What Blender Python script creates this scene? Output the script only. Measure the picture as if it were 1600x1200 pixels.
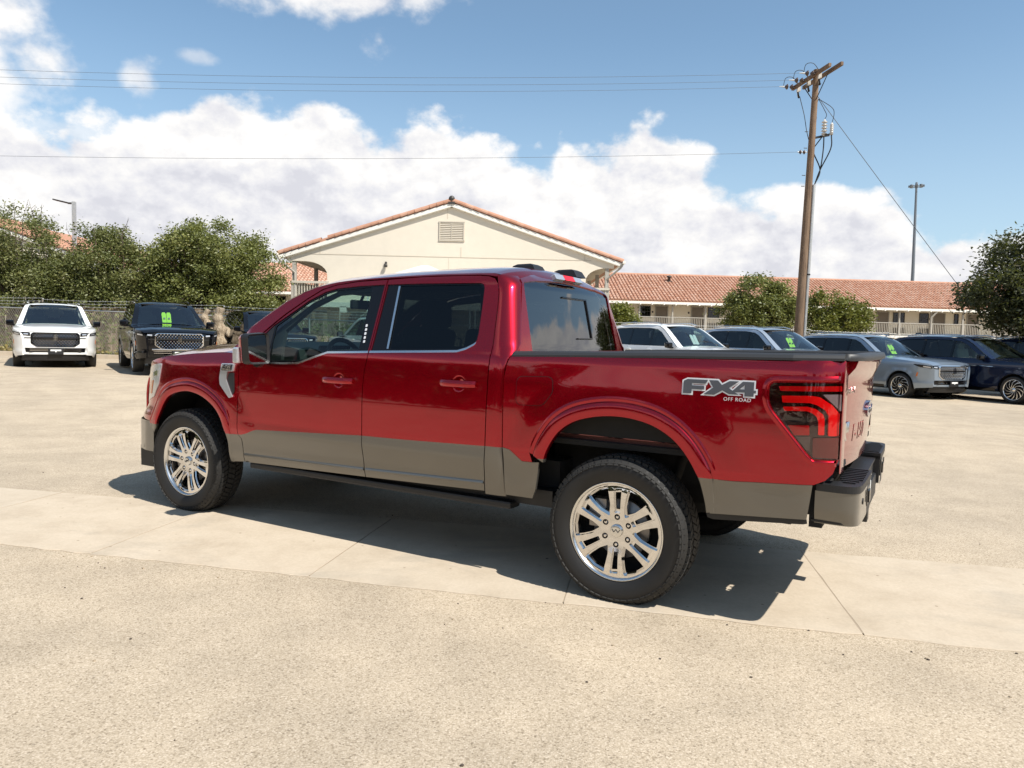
import bpy, bmesh, math, random
import numpy as np
from mathutils import Matrix, Vector, geometry
random.seed(7); rng = np.random.default_rng(7)
for o in list(bpy.data.objects): bpy.data.objects.remove(o)
SC = bpy.context.scene; COL = SC.collection
R = math.radians

# ------------------------------------------------------------ camera
PITCH, ROLL, CAMH, LENS = -0.0655, 0.0238, 1.472, 25.922
cf = Vector((0, math.cos(PITCH), math.sin(PITCH))); cr0 = Vector((1, 0, 0)); cu0 = cr0.cross(cf)
cr = math.cos(ROLL)*cr0 + math.sin(ROLL)*cu0; cu = -math.sin(ROLL)*cr0 + math.cos(ROLL)*cu0
cam = bpy.data.objects.new('camera', bpy.data.cameras.new('camera')); COL.objects.link(cam)
cam.data.lens = LENS; cam.data.sensor_width = 36; cam.data.clip_end = 3000; cam.data.clip_start = 0.05
cam.matrix_world = Matrix(((cr.x, cu.x, -cf.x, 0), (cr.y, cu.y, -cf.y, 0), (cr.z, cu.z, -cf.z, CAMH), (0, 0, 0, 1)))
SC.camera = cam

# ------------------------------------------------------------ node helper
class NT:
    def __init__(s, tree): s.t = tree; s.n = tree.nodes; s.l = tree.links
    def new(s, typ, **kw):
        n = s.n.new(typ)
        for k, v in kw.items(): setattr(n, k, v)
        return n
    def put(s, sock, v):
        if isinstance(v, bpy.types.NodeSocket): s.l.new(v, sock)
        elif v is not None:
            if hasattr(sock, 'default_value') and sock.type == 'RGBA' and len(v) == 3: v = (*v, 1)
            sock.default_value = v
    def math(s, op, a, b=None, c=None, clamp=False):
        n = s.new('ShaderNodeMath', operation=op); n.use_clamp = clamp
        for i, v in enumerate((a, b, c)):
            if v is not None: s.put(n.inputs[i], v)
        return n.outputs[0]
    def ss(s, v, a, b, lo=0.0, hi=1.0):
        n = s.new('ShaderNodeMapRange', interpolation_type='SMOOTHSTEP')
        s.put(n.inputs[0], v); s.put(n.inputs[1], a); s.put(n.inputs[2], b); s.put(n.inputs[3], lo); s.put(n.inputs[4], hi)
        return n.outputs[0]
    def noise(s, vec, scale, detail=4, rough=.55, dist=0, dim='3D'):
        n = s.new('ShaderNodeTexNoise', noise_dimensions=dim)
        if vec is not None: s.put(n.inputs['Vector'], vec)
        s.put(n.inputs['Scale'], scale); s.put(n.inputs['Detail'], detail); s.put(n.inputs['Roughness'], rough); s.put(n.inputs['Distortion'], dist)
        return n.outputs['Fac']
    def voro(s, vec, scale, feature='F1', out='Distance', rnd=1.0):
        n = s.new('ShaderNodeTexVoronoi', feature=feature)
        if vec is not None: s.put(n.inputs['Vector'], vec)
        s.put(n.inputs['Scale'], scale); s.put(n.inputs['Randomness'], rnd)
        return n.outputs[out]
    def mix(s, f, a, b, mode='MIX'):
        n = s.new('ShaderNodeMix', data_type='RGBA', blend_type=mode)
        s.put(n.inputs[0], f); s.put(n.inputs[6], a); s.put(n.inputs[7], b)
        return n.outputs[2]
    def ramp(s, f, stops, interp='LINEAR'):
        n = s.new('ShaderNodeValToRGB'); cr = n.color_ramp; cr.interpolation = interp
        while len(cr.elements) < len(stops): cr.elements.new(0.5)
        for e, (p, c) in zip(cr.elements, stops):
            e.position = p; e.color = (*c, 1) if len(c) == 3 else c
        s.put(n.inputs[0], f); return n.outputs[0]
    def obj(s): return s.new('ShaderNodeTexCoord').outputs['Object']
    def scale(s, v, sc):
        n = s.new('ShaderNodeMapping'); s.put(n.inputs[0], v); n.inputs[3].default_value = sc; return n.outputs[0]
    def bump(s, h, strength, dist):
        n = s.new('ShaderNodeBump'); s.put(n.inputs['Height'], h); n.inputs['Strength'].default_value = strength; n.inputs['Distance'].default_value = dist
        return n.outputs[0]

# ------------------------------------------------------------ sun + sky
SUN_TRAVEL = Vector((-.600, .500, -1)).normalized()
to_sun = -SUN_TRAVEL
sl = bpy.data.lights.new('sun', 'SUN'); sl.energy = 5.0; sl.angle = R(.53); sl.color = (1, .955, .88)
sun = bpy.data.objects.new('sun', sl); COL.objects.link(sun)
sun.rotation_euler = SUN_TRAVEL.to_track_quat('-Z', 'Y').to_euler(); sun.location = (10, -10, 60)
W = bpy.data.worlds.new('World'); SC.world = W; W.use_nodes = True
w = NT(W.node_tree); w.n.clear()
sky = w.new('ShaderNodeTexSky', sky_type='NISHITA'); sky.sun_disc = False
sky.sun_elevation = math.asin(to_sun.z); sky.sun_rotation = math.atan2(to_sun.x, to_sun.y)
sky.air_density = 1.0; sky.dust_density = 1.0; sky.ozone_density = 1.6; sky.altitude = 900
dirv = w.new('ShaderNodeTexCoord').outputs['Generated']
sx = w.new('ShaderNodeSeparateXYZ'); w.put(sx.inputs[0], dirv)
az = w.math('ARCTAN2', sx.outputs[0], sx.outputs[1]); el = w.math('ARCSINE', sx.outputs[2])
# height of the cloud bank's top by azimuth
fc = w.new('ShaderNodeFloatCurve')
PROF = [(-.62,.235),(-.58,.24),(-.54,.238),(-.50,.240),(-.46,.236),(-.42,.27),(-.36,.285),(-.31,.292),(-.26,.282),(-.21,.262),(-.16,.258),(-.085,.275),(-.03,.245),(.036,.226),(.06,.252),(.10,.266),(.152,.270),(.20,.252),(.268,.212),(.316,.19),(.405,.195),(.46,.18),(.53,.128),(.57,.13),(.63,.16)]
A0, A1 = -.65, .66
cv = fc.mapping.curves[0]; pts = [((a-A0)/(A1-A0), e/.5) for a, e in PROF]
cv.points[0].location = (0, PROF[0][1]/.5); cv.points[1].location = (1, .34)
for x, y in pts: cv.points.new(x, y)
for p_ in cv.points: p_.handle_type = 'AUTO_CLAMPED'
fc.mapping.update()
w.put(fc.inputs['Value'], w.math('DIVIDE', w.math('SUBTRACT', az, A0), A1-A0, clamp=True))
prof = w.math('MULTIPLY', fc.outputs[0], .5)
beyond = w.ss(w.math('ABSOLUTE', az), .66, 1.0)
prof = w.math('ADD', w.math('MULTIPLY', prof, w.math('SUBTRACT', 1.0, beyond)), w.math('MULTIPLY', beyond, .25))
nv = w.scale(dirv, (1, 1, 1.35))
n1 = w.noise(nv, 7.5, 9, .56); n1d = w.noise(nv, 26, 8, .62); n2 = w.noise(nv, 2.6, 5, .5); n3 = w.noise(w.scale(dirv, (1, 1, 2.4)), 5.0, 7, .55, .6)
puff = w.voro(nv, 17, 'SMOOTH_F1'); puff2 = w.voro(nv, 38, 'SMOOTH_F1')
edge = w.math('ADD', w.math('MULTIPLY', w.math('SUBTRACT', n1, .5), .11), w.math('MULTIPLY', w.math('SUBTRACT', .45, puff), .055))
edge = w.math('ADD', edge, w.math('ADD', w.math('MULTIPLY', w.math('SUBTRACT', .45, puff2), .022), w.math('MULTIPLY', w.math('SUBTRACT', n1d, .5), .045)))
far_n = w.math('MULTIPLY', w.math('MULTIPLY', w.math('SUBTRACT', n2, .5), .55), beyond)
dens = w.math('ADD', w.math('ADD', w.math('SUBTRACT', prof, el), edge), far_n)
bank = w.ss(dens, -.004, .020)
def blob(a0, e0, ra, re, amp=.9):
    da = w.math('DIVIDE', w.math('SUBTRACT', az, a0), ra); de = w.math('DIVIDE', w.math('SUBTRACT', el, e0), re)
    d = w.math('SQRT', w.math('ADD', w.math('MULTIPLY', da, da), w.math('MULTIPLY', de, de)))
    v = w.math('ADD', w.math('SUBTRACT', 1.0, d), w.math('MULTIPLY', w.math('SUBTRACT', n1, .5), 4.2))
    return w.math('MULTIPLY', w.ss(v, 0.0, .8), amp)
cl = bank
for b in ((-.245, .408, .15, .050, .95), (-.184, .362, .036, .032, .95), (-.615, .335, .085, .075, .97), (-.555, .285, .062, .045, .95), (-.62, .27, .06, .05, .9), (-.468, .288, .03, .028, .75), (-.40, .318, .03, .010, .4), (-.53, .215, .07, .022, .6), (1.9, .6, .25, .12, .9), (-2.2, .7, .3, .12, .9), (2.9, .55, .3, .1, .9)):
    cl = w.math('MAXIMUM', cl, blob(*b))
# breaks of blue in the bank
brk = w.math('MULTIPLY', w.ss(n3, .60, .70), w.ss(az, .30, .42)); brk = w.math('MULTIPLY', brk, w.ss(el, .06, .11))
cl = w.math('MULTIPLY', cl, w.math('SUBTRACT', 1.0, w.math('MULTIPLY', brk, .75)))
mp = w.new('ShaderNodeMapping'); w.put(mp.inputs[0], nv); mp.inputs[1].default_value = (.022, -.010, .040)
n1u = w.noise(mp.outputs[0], 7.5, 9, .56); mp2 = w.new('ShaderNodeMapping'); w.put(mp2.inputs[0], nv); mp2.inputs[1].default_value = (.006, -.003, .012)
nf = w.noise(nv, 21, 8, .6); nfu = w.noise(mp2.outputs[0], 21, 8, .6)
shade = w.math('ADD', .50, w.math('MULTIPLY', w.math('SUBTRACT', n1, n1u), 1.5))
shade = w.math('ADD', shade, w.math('MULTIPLY', w.math('SUBTRACT', nf, nfu), .75))
shade = w.math('ADD', shade, w.math('MULTIPLY', w.math('SUBTRACT', n3, .5), .55))
shade = w.math('ADD', shade, w.math('MULTIPLY', w.ss(dens, 0, .09), -.14))
shade = w.math('ADD', shade, w.math('MULTIPLY', w.ss(el, .05, .20), .15))
ccol = w.ramp(shade, [(.25, (7.3, 7.35, 7.95)), (.40, (8.5, 8.5, 8.9)), (.54, (9.6, 9.5, 9.5)), (.70, (10.7, 10.5, 10.3))])
skyc = w.mix(1.0, sky.outputs[0], (1.42, 1.66, 1.62), 'MULTIPLY')
hz = w.ss(el, .02, .40, .62, .10)
skyc = w.mix(hz, skyc, (6.0, 7.4, 8.6))
col = w.mix(cl, skyc, ccol)
bg = w.new('ShaderNodeBackground'); w.put(bg.inputs[0], col); bg.inputs[1].default_value = .071
wo = w.new('ShaderNodeOutputWorld'); w.l.new(bg.outputs[0], wo.inputs[0])
SC.view_settings.view_transform = 'Standard'; SC.view_settings.look = 'None'
SC.view_settings.exposure = 0.5; SC.view_settings.gamma = 1.0
SC.render.engine = 'CYCLES'; SC.cycles.max_bounces = 10; SC.cycles.transparent_max_bounces = 24
SC.cycles.diffuse_bounces = 3; SC.cycles.glossy_bounces = 5; SC.cycles.caustics_reflective = False; SC.cycles.caustics_refractive = False

# ------------------------------------------------------------ materials
MATS = {}
def pm(name, color, rough=.6, metal=0.0, coat=0.0, spec=.5, var=0.0, vscale=8.0, bump=0.0, bscale=40.0, bdist=.004, coatr=.03, emit=None, ior=1.5):
    m = bpy.data.materials.new(name); m.use_nodes = True
    t = NT(m.node_tree); b = t.n['Principled BSDF']
    c = (*color, 1)
    if var:
        nz = t.noise(t.obj(), vscale, 6, .6)
        c = t.mix(nz, tuple(max(0, x*(1-var)) for x in color), tuple(min(1, x*(1+var)) for x in color))
    t.put(b.inputs['Base Color'], c)
    b.inputs['Roughness'].default_value = rough; b.inputs['Metallic'].default_value = metal
    b.inputs['Coat Weight'].default_value = coat; b.inputs['Coat Roughness'].default_value = coatr; b.inputs['Coat IOR'].default_value = ior
    b.inputs['Specular IOR Level'].default_value = spec
    if bump:
        t.put(b.inputs['Normal'], t.bump(t.noise(t.obj(), bscale, 5, .6), bump, bdist))
    if emit: b.inputs['Emission Color'].default_value = (*emit[0], 1); b.inputs['Emission Strength'].default_value = emit[1]
    MATS[name] = m; return m
def glass(name, tint, rough=.0, ior=1.5, refl=1.0, f0=.055):
    m = bpy.data.materials.new(name); m.use_nodes = True; t = NT(m.node_tree); t.n.clear()
    tr = t.new('ShaderNodeBsdfTransparent'); tr.inputs[0].default_value = (*tint, 1)
    gl = t.new('ShaderNodeBsdfGlossy'); gl.inputs['Roughness'].default_value = rough; gl.inputs['Color'].default_value = (refl, refl, refl, 1)
    fr = t.new('ShaderNodeFresnel'); fr.inputs[0].default_value = ior
    geo = t.new('ShaderNodeNewGeometry')
    # one sheet of glass: same reflectance from both sides
    mx = t.new('ShaderNodeMixShader')
    lw = t.new('ShaderNodeLayerWeight'); lw.inputs[0].default_value = .5
    f5 = t.math('POWER', lw.outputs['Facing'], 5.0)
    fac = t.math('ADD', f0, t.math('MULTIPLY', f5, 1-f0), clamp=True)
    t.put(mx.inputs[0], fac); t.l.new(tr.outputs[0], mx.inputs[1]); t.l.new(gl.outputs[0], mx.inputs[2])
    o = t.new('ShaderNodeOutputMaterial'); t.l.new(mx.outputs[0], o.inputs[0])
    MATS[name] = m; return m

pm('red_paint', (.36, .0018, .011), .22, .88, 1.0, .1, ior=1.5)
pm('primer_red', (.17, .055, .045), .6); pm('vent_paint', (.50, .45, .37), .8); pm('stone_paint', (.172, .163, .145), .30, .75, .9, .1, ior=1.45)
pm('white_paint', (.83, .83, .81), .35, 0, 1.0)
pm('silver_paint', (.40, .46, .53), .30, .5, 1.0)
pm('grey_blue_paint', (.26, .32, .39), .32, .5, 1.0)
pm('navy_paint', (.006, .012, .038), .30, .35, 1.0, .1)
pm('black_paint', (.004, .004, .005), .3, 0, 1.0, 0)
pm('black_plastic', (.011, .011, .012), .5, bump=.15, bscale=400, bdist=.001)
pm('rail_plastic', (.026, .0265, .028), .5, bump=.2, bscale=500, bdist=.001)
pm('black_gloss', (.005, .005, .006), .12, 0, .8, 0)
pm('dark_void', (.008, .008, .008), .85)
pm('underbody', (.016, .015, .014), .75, var=.4, vscale=9)
pm('liner', (.012, .012, .012), .85, bump=.6, bscale=250, bdist=.002)
pm('rubber', (.012, .0115, .011), .62, var=.25, vscale=14, bump=.12, bscale=300, bdist=.001)
pm('tread_rubber', (.017, .016, .0145), .78, var=.4, vscale=30)
pm('chrome', (.74, .73, .72), .06, 1.0)
pm('satin_chrome', (.72, .72, .71), .22, 1.0)
pm('dark_metal', (.05, .05, .05), .4, .8)
pm('rotor_steel', (.30, .28, .26), .45, .9)
pm('lens_red', (.36, .004, .006), .10, 0, .8, .1)
pm('lens_bright_red', (.66, .005, .006), .14, 0, .8, .1)
pm('lens_smoke', (.022, .003, .004), .08, 0, 1.0)
pm('lens_grey', (.07, .07, .065), .12, .3, 1.0); pm('lens_dim', (.23, .235, .24), .14, .3, .8, bump=.4, bscale=120, bdist=.003)
pm('lens_clear', (.55, .56, .58), .12, .55, 1.0, bump=.4, bscale=120, bdist=.003)
pm('lens_amber', (.65, .16, .02), .15, 0, 1.0)
pm('seat_black', (.028, .028, .030), .6, var=.2, bump=.2, bscale=120, bdist=.002)
pm('seat_cream', (.50, .47, .41), .6, var=.1)
pm('dash', (.030, .036, .038), .55)
pm('decal_grey', (.095, .10, .115), .35, .3); pm('badge_silver', (.62, .63, .65), .28, .7, .6); pm('lens_deep_red', (.085, .003, .004), .10, 0, 1.0)
pm('decal_white', (.75, .76, .78), .35, .2)
pm('badge_dark', (.02, .02, .024), .3)
pm('badge_blue', (.01, .03, .13), .2, 0, .8)
pm('green_paper', (.58, .95, .06), .7); pm('mesh_wire', (.34, .33, .31), .5, .5); pm('stucco_light', (.82, .735, .59), .9, var=.05)
pm('tag_white', (.8, .8, .78), .7)
pm('stucco', (.67, .605, .50), .92, var=.07, vscale=2.2, bump=.25, bscale=60, bdist=.006)
pm('trim_white', (.78, .75, .68), .7, var=.06, vscale=3)
pm('post_paint', (.36, .335, .29), .75, var=.1, vscale=4)
pm('rail_paint', (.50, .455, .375), .75, var=.1, vscale=4)
pm('soffit', (.50, .44, .35), .9)
pm('door_brown', (.19, .155, .12), .6, var=.12, vscale=3)
pm('ac_metal', (.10, .09, .08), .6)
pm('curtain', (.10, .095, .088), .8, var=.4, vscale=2.5)
pm('concrete_floor', (.42, .38, .32), .9, var=.1)
pm('pipe_steel', (.42, .42, .40), .45, .6, var=.15, vscale=6)
pm('galv', (.55, .55, .53), .42, .7, var=.2, vscale=12)
pm('wire_black', (.015, .015, .016), .6); pm('wire_grey', (.10, .11, .12), .6)
pm('porcelain', (.55, .52, .47), .3, 0, .4)
pm('porcelain_brown', (.06, .035, .025), .3, 0, .4)
pm('lamp_dark', (.06, .055, .05), .5, .4)
pm('canvas_white', (.82, .79, .72), .8)
pm('white_plastic', (.72, .74, .72), .5)
pm('mast_steel', (.16, .18, .20), .5, .5)
glass('glass_front', (.58, .72, .68), f0=.042); glass('glass_dark', (.035, .042, .044), f0=.035); glass('glass_rear', (.07, .085, .09), f0=.16)
glass('glass_wind', (.42, .55, .53)); glass('glass_suv', (.34, .44, .44)); glass('glass_suv_wind', (.55, .68, .66), f0=.15); glass('lens_cover', (.95, .80, .80), f0=.045); glass('glass_suv_dark', (.035, .045, .05)); glass('glass_window', (.22, .23, .24))
def _tile():
    m = bpy.data.materials.new('roof_tile'); m.use_nodes = True; t = NT(m.node_tree); b = t.n['Principled BSDF']
    oi = t.new('ShaderNodeObjectInfo'); at = t.new('ShaderNodeAttribute', attribute_name='tint')
    f = t.math('ADD', at.outputs['Fac'], t.math('MULTIPLY', t.noise(t.obj(), 3, 5), .35))
    f = t.math('ADD', f, t.math('MULTIPLY', oi.outputs['Random'], .5), clamp=True)
    c = t.ramp(f, [(.1, (.37, .185, .115)), (.45, (.44, .235, .155)), (.7, (.47, .270, .185)), (.95, (.52, .335, .245))])
    t.put(b.inputs['Base Color'], c); b.inputs['Roughness'].default_value = .85
    t.put(b.inputs['Normal'], t.bump(t.noise(t.obj(), 40, 4), .2, .006)); MATS['roof_tile'] = m
_tile()
def _wood():
    m = bpy.data.materials.new('pole_wood'); m.use_nodes = True; t = NT(m.node_tree); b = t.n['Principled BSDF']
    v = t.scale(t.obj(), (14, 14, .7)); n = t.noise(v, 2.2, 8, .65, .6); k = t.noise(t.obj(), .9, 3)
    c = t.ramp(t.math('ADD', t.math('MULTIPLY', n, .75), t.math('MULTIPLY', k, .3)), [(.3, (.065, .040, .026)), (.5, (.165, .105, .065)), (.68, (.27, .182, .115)), (.85, (.35, .26, .175))])
    t.put(b.inputs['Base Color'], c); b.inputs['Roughness'].default_value = .88; t.put(b.inputs['Normal'], t.bump(n, .8, .02)); MATS['pole_wood'] = m
    m = bpy.data.materials.new('fence_wood'); m.use_nodes = True; t = NT(m.node_tree); b = t.n['Principled BSDF']
    oi = t.new('ShaderNodeObjectInfo'); n = t.noise(t.scale(t.obj(), (9, 9, .9)), 2, 6)
    t.put(b.inputs['Base Color'], t.ramp(t.math('ADD', t.math('MULTIPLY', n, .6), t.math('MULTIPLY', oi.outputs['Random'], .4)), [(.2, (.10, .07, .045)), (.6, (.24, .18, .12)), (.9, (.36, .29, .21))])); b.inputs['Roughness'].default_value = .9
    MATS['fence_wood'] = m
    m = bpy.data.materials.new('dead_wood'); m.use_nodes = True; t = NT(m.node_tree); b = t.n['Principled BSDF']
    n = t.noise(t.scale(t.obj(), (5, 5, 1.6)), 2.5, 8, .65, 1.2)
    t.put(b.inputs['Base Color'], t.ramp(n, [(.3, (.13, .085, .05)), (.5, (.36, .28, .19)), (.7, (.50, .42, .31))])); b.inputs['Roughness'].default_value = .9
    t.put(b.inputs['Normal'], t.bump(n, 1.0, .06)); MATS['dead_wood'] = m
    m = bpy.data.materials.new('bark'); m.use_nodes = True; t = NT(m.node_tree); b = t.n['Principled BSDF']
    n = t.noise(t.scale(t.obj(), (6, 6, 1.5)), 3, 7)
    t.put(b.inputs['Base Color'], t.ramp(n, [(.3, (.035, .026, .018)), (.7, (.14, .105, .075))])); b.inputs['Roughness'].default_value = .95; t.put(b.inputs['Normal'], t.bump(n, .8, .04)); MATS['bark'] = m
_wood()
def leafmat(name, stops):
    m = bpy.data.materials.new(name); m.use_nodes = True; t = NT(m.node_tree); t.n.clear()
    at = t.new('ShaderNodeAttribute', attribute_name='tint')
    c = t.ramp(at.outputs['Fac'], stops)
    b = t.new('ShaderNodeBsdfPrincipled'); t.put(b.inputs['Base Color'], c); b.inputs['Roughness'].default_value = .5
    tl = t.new('ShaderNodeBsdfTranslucent'); t.put(tl.inputs[0], t.mix(.5, c, (.20, .22, .03), 'MIX'))
    mx = t.new('ShaderNodeMixShader'); mx.inputs[0].default_value = .30; t.l.new(b.outputs[0], mx.inputs[1]); t.l.new(tl.outputs[0], mx.inputs[2])
    o = t.new('ShaderNodeOutputMaterial'); t.l.new(mx.outputs[0], o.inputs[0]); MATS[name] = m
leafmat('leaf_oak', [(0, (.082, .098, .026)), (.5, (.162, .182, .048)), (.85, (.255, .26, .08)), (1, (.30, .28, .11))])
leafmat('leaf_olive', [(0, (.08, .095, .028)), (.5, (.155, .172, .054)), (.85, (.245, .245, .095)), (1, (.22, .18, .09))])
leafmat('leaf_bright', [(0, (.07, .085, .012)), (.5, (.15, .165, .028)), (1, (.25, .24, .06))])
leafmat('leaf_dark', [(0, (.022, .030, .013)), (.5, (.048, .058, .022)), (.85, (.085, .09, .035)), (1, (.12, .075, .04))])
leafmat('leaf_dry', [(0, (.17, .13, .06)), (.5, (.30, .23, .10)), (1, (.34, .30, .08))])

# ------------------------------------------------------------ mesh helpers
def M(n): return MATS[n] if isinstance(n, str) else n
def tag(o, label=None, cat=None, group=None, kind=None):
    if label: o['label'] = label
    if cat: o['category'] = cat
    if group: o['group'] = group
    if kind: o['kind'] = kind
    return o
def empty(name, loc=(0, 0, 0), rz=0.0, parent=None):
    o = bpy.data.objects.new(name, None); COL.objects.link(o); o.location = loc; o.rotation_euler = (0, 0, rz); o.empty_display_size = .2
    if parent: o.parent = parent
    return o
def link(name, me, parent=None):
    o = bpy.data.objects.new(name, me); COL.objects.link(o)
    if parent: o.parent = parent
    return o
def raw(name, verts, faces, mats, parent=None, midx=None, smooth=False, normals=None, tint=None):
    me = bpy.data.meshes.new(name); me.from_pydata([tuple(map(float, v)) for v in verts], [], [tuple(map(int, f)) for f in faces])
    for m in (mats if isinstance(mats, (list, tuple)) else [mats]): me.materials.append(M(m))
    if midx is not None: me.polygons.foreach_set('material_index', np.asarray(midx, np.int32))
    if smooth is True: me.polygons.foreach_set('use_smooth', np.ones(len(faces), bool))
    elif smooth is not False: me.polygons.foreach_set('use_smooth', np.asarray(smooth, bool))
    if tint is not None:
        a = me.attributes.new('tint', 'FLOAT', 'FACE'); a.data.foreach_set('value', np.asarray(tint, np.float32))
    me.update()
    if normals is not None: me.normals_split_custom_set_from_vertices([tuple(map(float, n)) for n in normals])
    return link(name, me, parent)
class MB:
    """collects simple shapes into one mesh"""
    def __init__(s): s.v = []; s.f = []; s.m = []; s.s = []
    def add(s, v, f, mi=0, sm=False):
        k = len(s.v); s.v += [tuple(p) for p in v]; s.f += [tuple(i+k for i in q) for q in f]; s.m += [mi]*len(f); s.s += [sm]*len(f); return s
    def box(s, c, d, mi=0, rot=None, ch=0.0):
        hx, hy, hz = d[0]/2, d[1]/2, d[2]/2; c = Vector(c)
        if ch <= 0:
            vs = [Vector((x*hx, y*hy, z*hz)) for z in (-1, 1) for y in (-1, 1) for x in (-1, 1)]
            fs = [(0, 2, 3, 1), (4, 5, 7, 6), (0, 1, 5, 4), (2, 6, 7, 3), (0, 4, 6, 2), (1, 3, 7, 5)]
        else:
            bm = bmesh.new(); bmesh.ops.create_cube(bm, size=1); bmesh.ops.scale(bm, vec=d, verts=bm.verts)
            bmesh.ops.bevel(bm, geom=bm.edges[:], offset=ch, segments=2, affect='EDGES', profile=.6)
            bm.verts.index_update(); vs = [v.co.copy() for v in bm.verts]; fs = [tuple(v.index for v in f.verts) for f in bm.faces]; bm.free()
        if rot is not None: vs = [rot @ v for v in vs]
        return s.add([v+c for v in vs], fs, mi)
    def tube(s, pts, r, n=8, mi=0, caps=True, sm=True):
        pts = [Vector(p) for p in pts]; rs = r if isinstance(r, (list, tuple)) else [r]*len(pts); vs = []; fs = []
        t0 = (pts[1]-pts[0]).normalized(); ref = Vector((0, 0, 1)) if abs(t0.z) < .9 else Vector((1, 0, 0))
        u = t0.cross(ref).normalized()
        for i, p in enumerate(pts):
            t = (pts[min(i+1, len(pts)-1)]-pts[max(i-1, 0)]).normalized(); u = (u-t*u.dot(t)).normalized(); v = t.cross(u)
            for k in range(n):
                a = 2*math.pi*k/n; vs.append(p+(u*math.cos(a)+v*math.sin(a))*rs[i])
        for i in range(len(pts)-1):
            for k in range(n):
                a, b = i*n+k, i*n+(k+1) % n; fs.append((a, b, b+n, a+n))
        s.add(vs, fs, mi, sm)
        if caps: s.add([vs[k] for k in range(n)], [tuple(reversed(range(n)))], mi); s.add([vs[-n+k] for k in range(n)], [tuple(range(n))], mi)
        return s
    def lathe(s, prof, n=48, axis='y', c=(0, 0, 0), mi=0, sm=True, close=False):
        # prof: list of (radius, offset along the axis)
        vs = []; fs = []; k = len(prof)
        for i in range(n):
            a = 2*math.pi*i/n; ca, sa = math.cos(a), math.sin(a)
            for r_, h in prof:
                p = (r_*ca, h, r_*sa) if axis == 'y' else ((r_*ca, r_*sa, h) if axis == 'z' else (h, r_*ca, r_*sa))
                vs.append((p[0]+c[0], p[1]+c[1], p[2]+c[2]))
        for i in range(n):
            j = (i+1) % n
            for q in range(k-1 if not close else k):
                q2 = (q+1) % k; fs.append((i*k+q, i*k+q2, j*k+q2, j*k+q))
        return s.add(vs, fs, mi, sm)
    def prism(s, poly, a, b, plane='xz', mi=0):
        # polygon extruded between a and b along the third axis
        n = len(poly)
        def P(q, h): return (q[0], h, q[1]) if plane == 'xz' else ((q[0], q[1], h) if plane == 'xy' else (h, q[0], q[1]))
        vs = [P(q, a) for q in poly]+[P(q, b) for q in poly]
        fs = [tuple(range(n)), tuple(range(2*n-1, n-1, -1))]+[(i, i+n, (i+1) % n+n, (i+1) % n) for i in range(n)]
        return s.add(vs, fs, mi)
    def build(s, name, mats, parent=None, fix=True, **kw):
        o = raw(name, s.v, s.f, mats, parent, s.m, s.s, **kw)
        if fix:
            bm = bmesh.new(); bm.from_mesh(o.data); bmesh.ops.recalc_face_normals(bm, faces=bm.faces[:]); bm.to_mesh(o.data); bm.free()
        return o
def rotz(a): return Matrix.Rotation(a, 3, 'Z')
def catmull(pts, k=6, closed=False):
    p = [np.array(q, float) for q in pts]; n = len(p); out = []
    for i in range(n if closed else n-1):
        p0 = p[(i-1) % n] if closed or i > 0 else 2*p[0]-p[1]; p1 = p[i]; p2 = p[(i+1) % n]; p3 = p[(i+2) % n] if closed or i+2 < n else 2*p[-1]-p[-2]
        for t in np.linspace(0, 1, k, endpoint=False):
            out.append(.5*(2*p1+(p2-p0)*t+(2*p0-5*p1+4*p2-p3)*t*t+(3*p1-p0-3*p2+p3)*t**3))
    if not closed: out.append(p[-1])
    return [tuple(q) for q in out]
def rnd(poly, r, k=4):
    """polygon with rounded corners"""
    out = []; n = len(poly)
    for i in range(n):
        a, b, c = (np.array(poly[j % n], float) for j in (i-1, i, i+1))
        u, v = a-b, c-b; lu, lv = np.linalg.norm(u), np.linalg.norm(v); rr = min(r if not isinstance(r, dict) else r.get(i, 0), .45*lu, .45*lv)
        if rr < 1e-5: out.append(tuple(b)); continue
        p, q = b+u/lu*rr, b+v/lv*rr
        for t in np.linspace(0, 1, k+1): out.append(tuple((1-t)**2*p+2*t*(1-t)*b+t*t*q))
    return out
def resample(loop, h):
    out = []; n = len(loop)
    for i in range(n):
        a, b = np.array(loop[i], float), np.array(loop[(i+1) % n], float); k = max(1, int(math.ceil(np.linalg.norm(b-a)/h)))
        for t in range(k): out.append(a+(b-a)*t/k)
    return np.array(out)
def inside(P, loop):
    x, y = P[:, 0], P[:, 1]; r = np.zeros(len(P), bool); n = len(loop); j = n-1
    for i in range(n):
        xi, yi = loop[i]; xj, yj = loop[j]
        if yi != yj:
            c = ((yi > y) != (yj > y)) & (x < (xj-xi)*(y-yi)/(yj-yi)+xi); r ^= c
        j = i
    return r
def segdist(P, loops):
    d = np.full(len(P), 9e9)
    for L in loops:
        A = np.asarray(L); B = np.roll(A, -1, 0)
        for a, b in zip(A, B):
            ab = b-a; t = np.clip(((P-a)@ab)/max(ab@ab, 1e-12), 0, 1); d = np.minimum(d, np.hypot(*(P-a-t[:, None]*ab).T))
    return d
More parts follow.
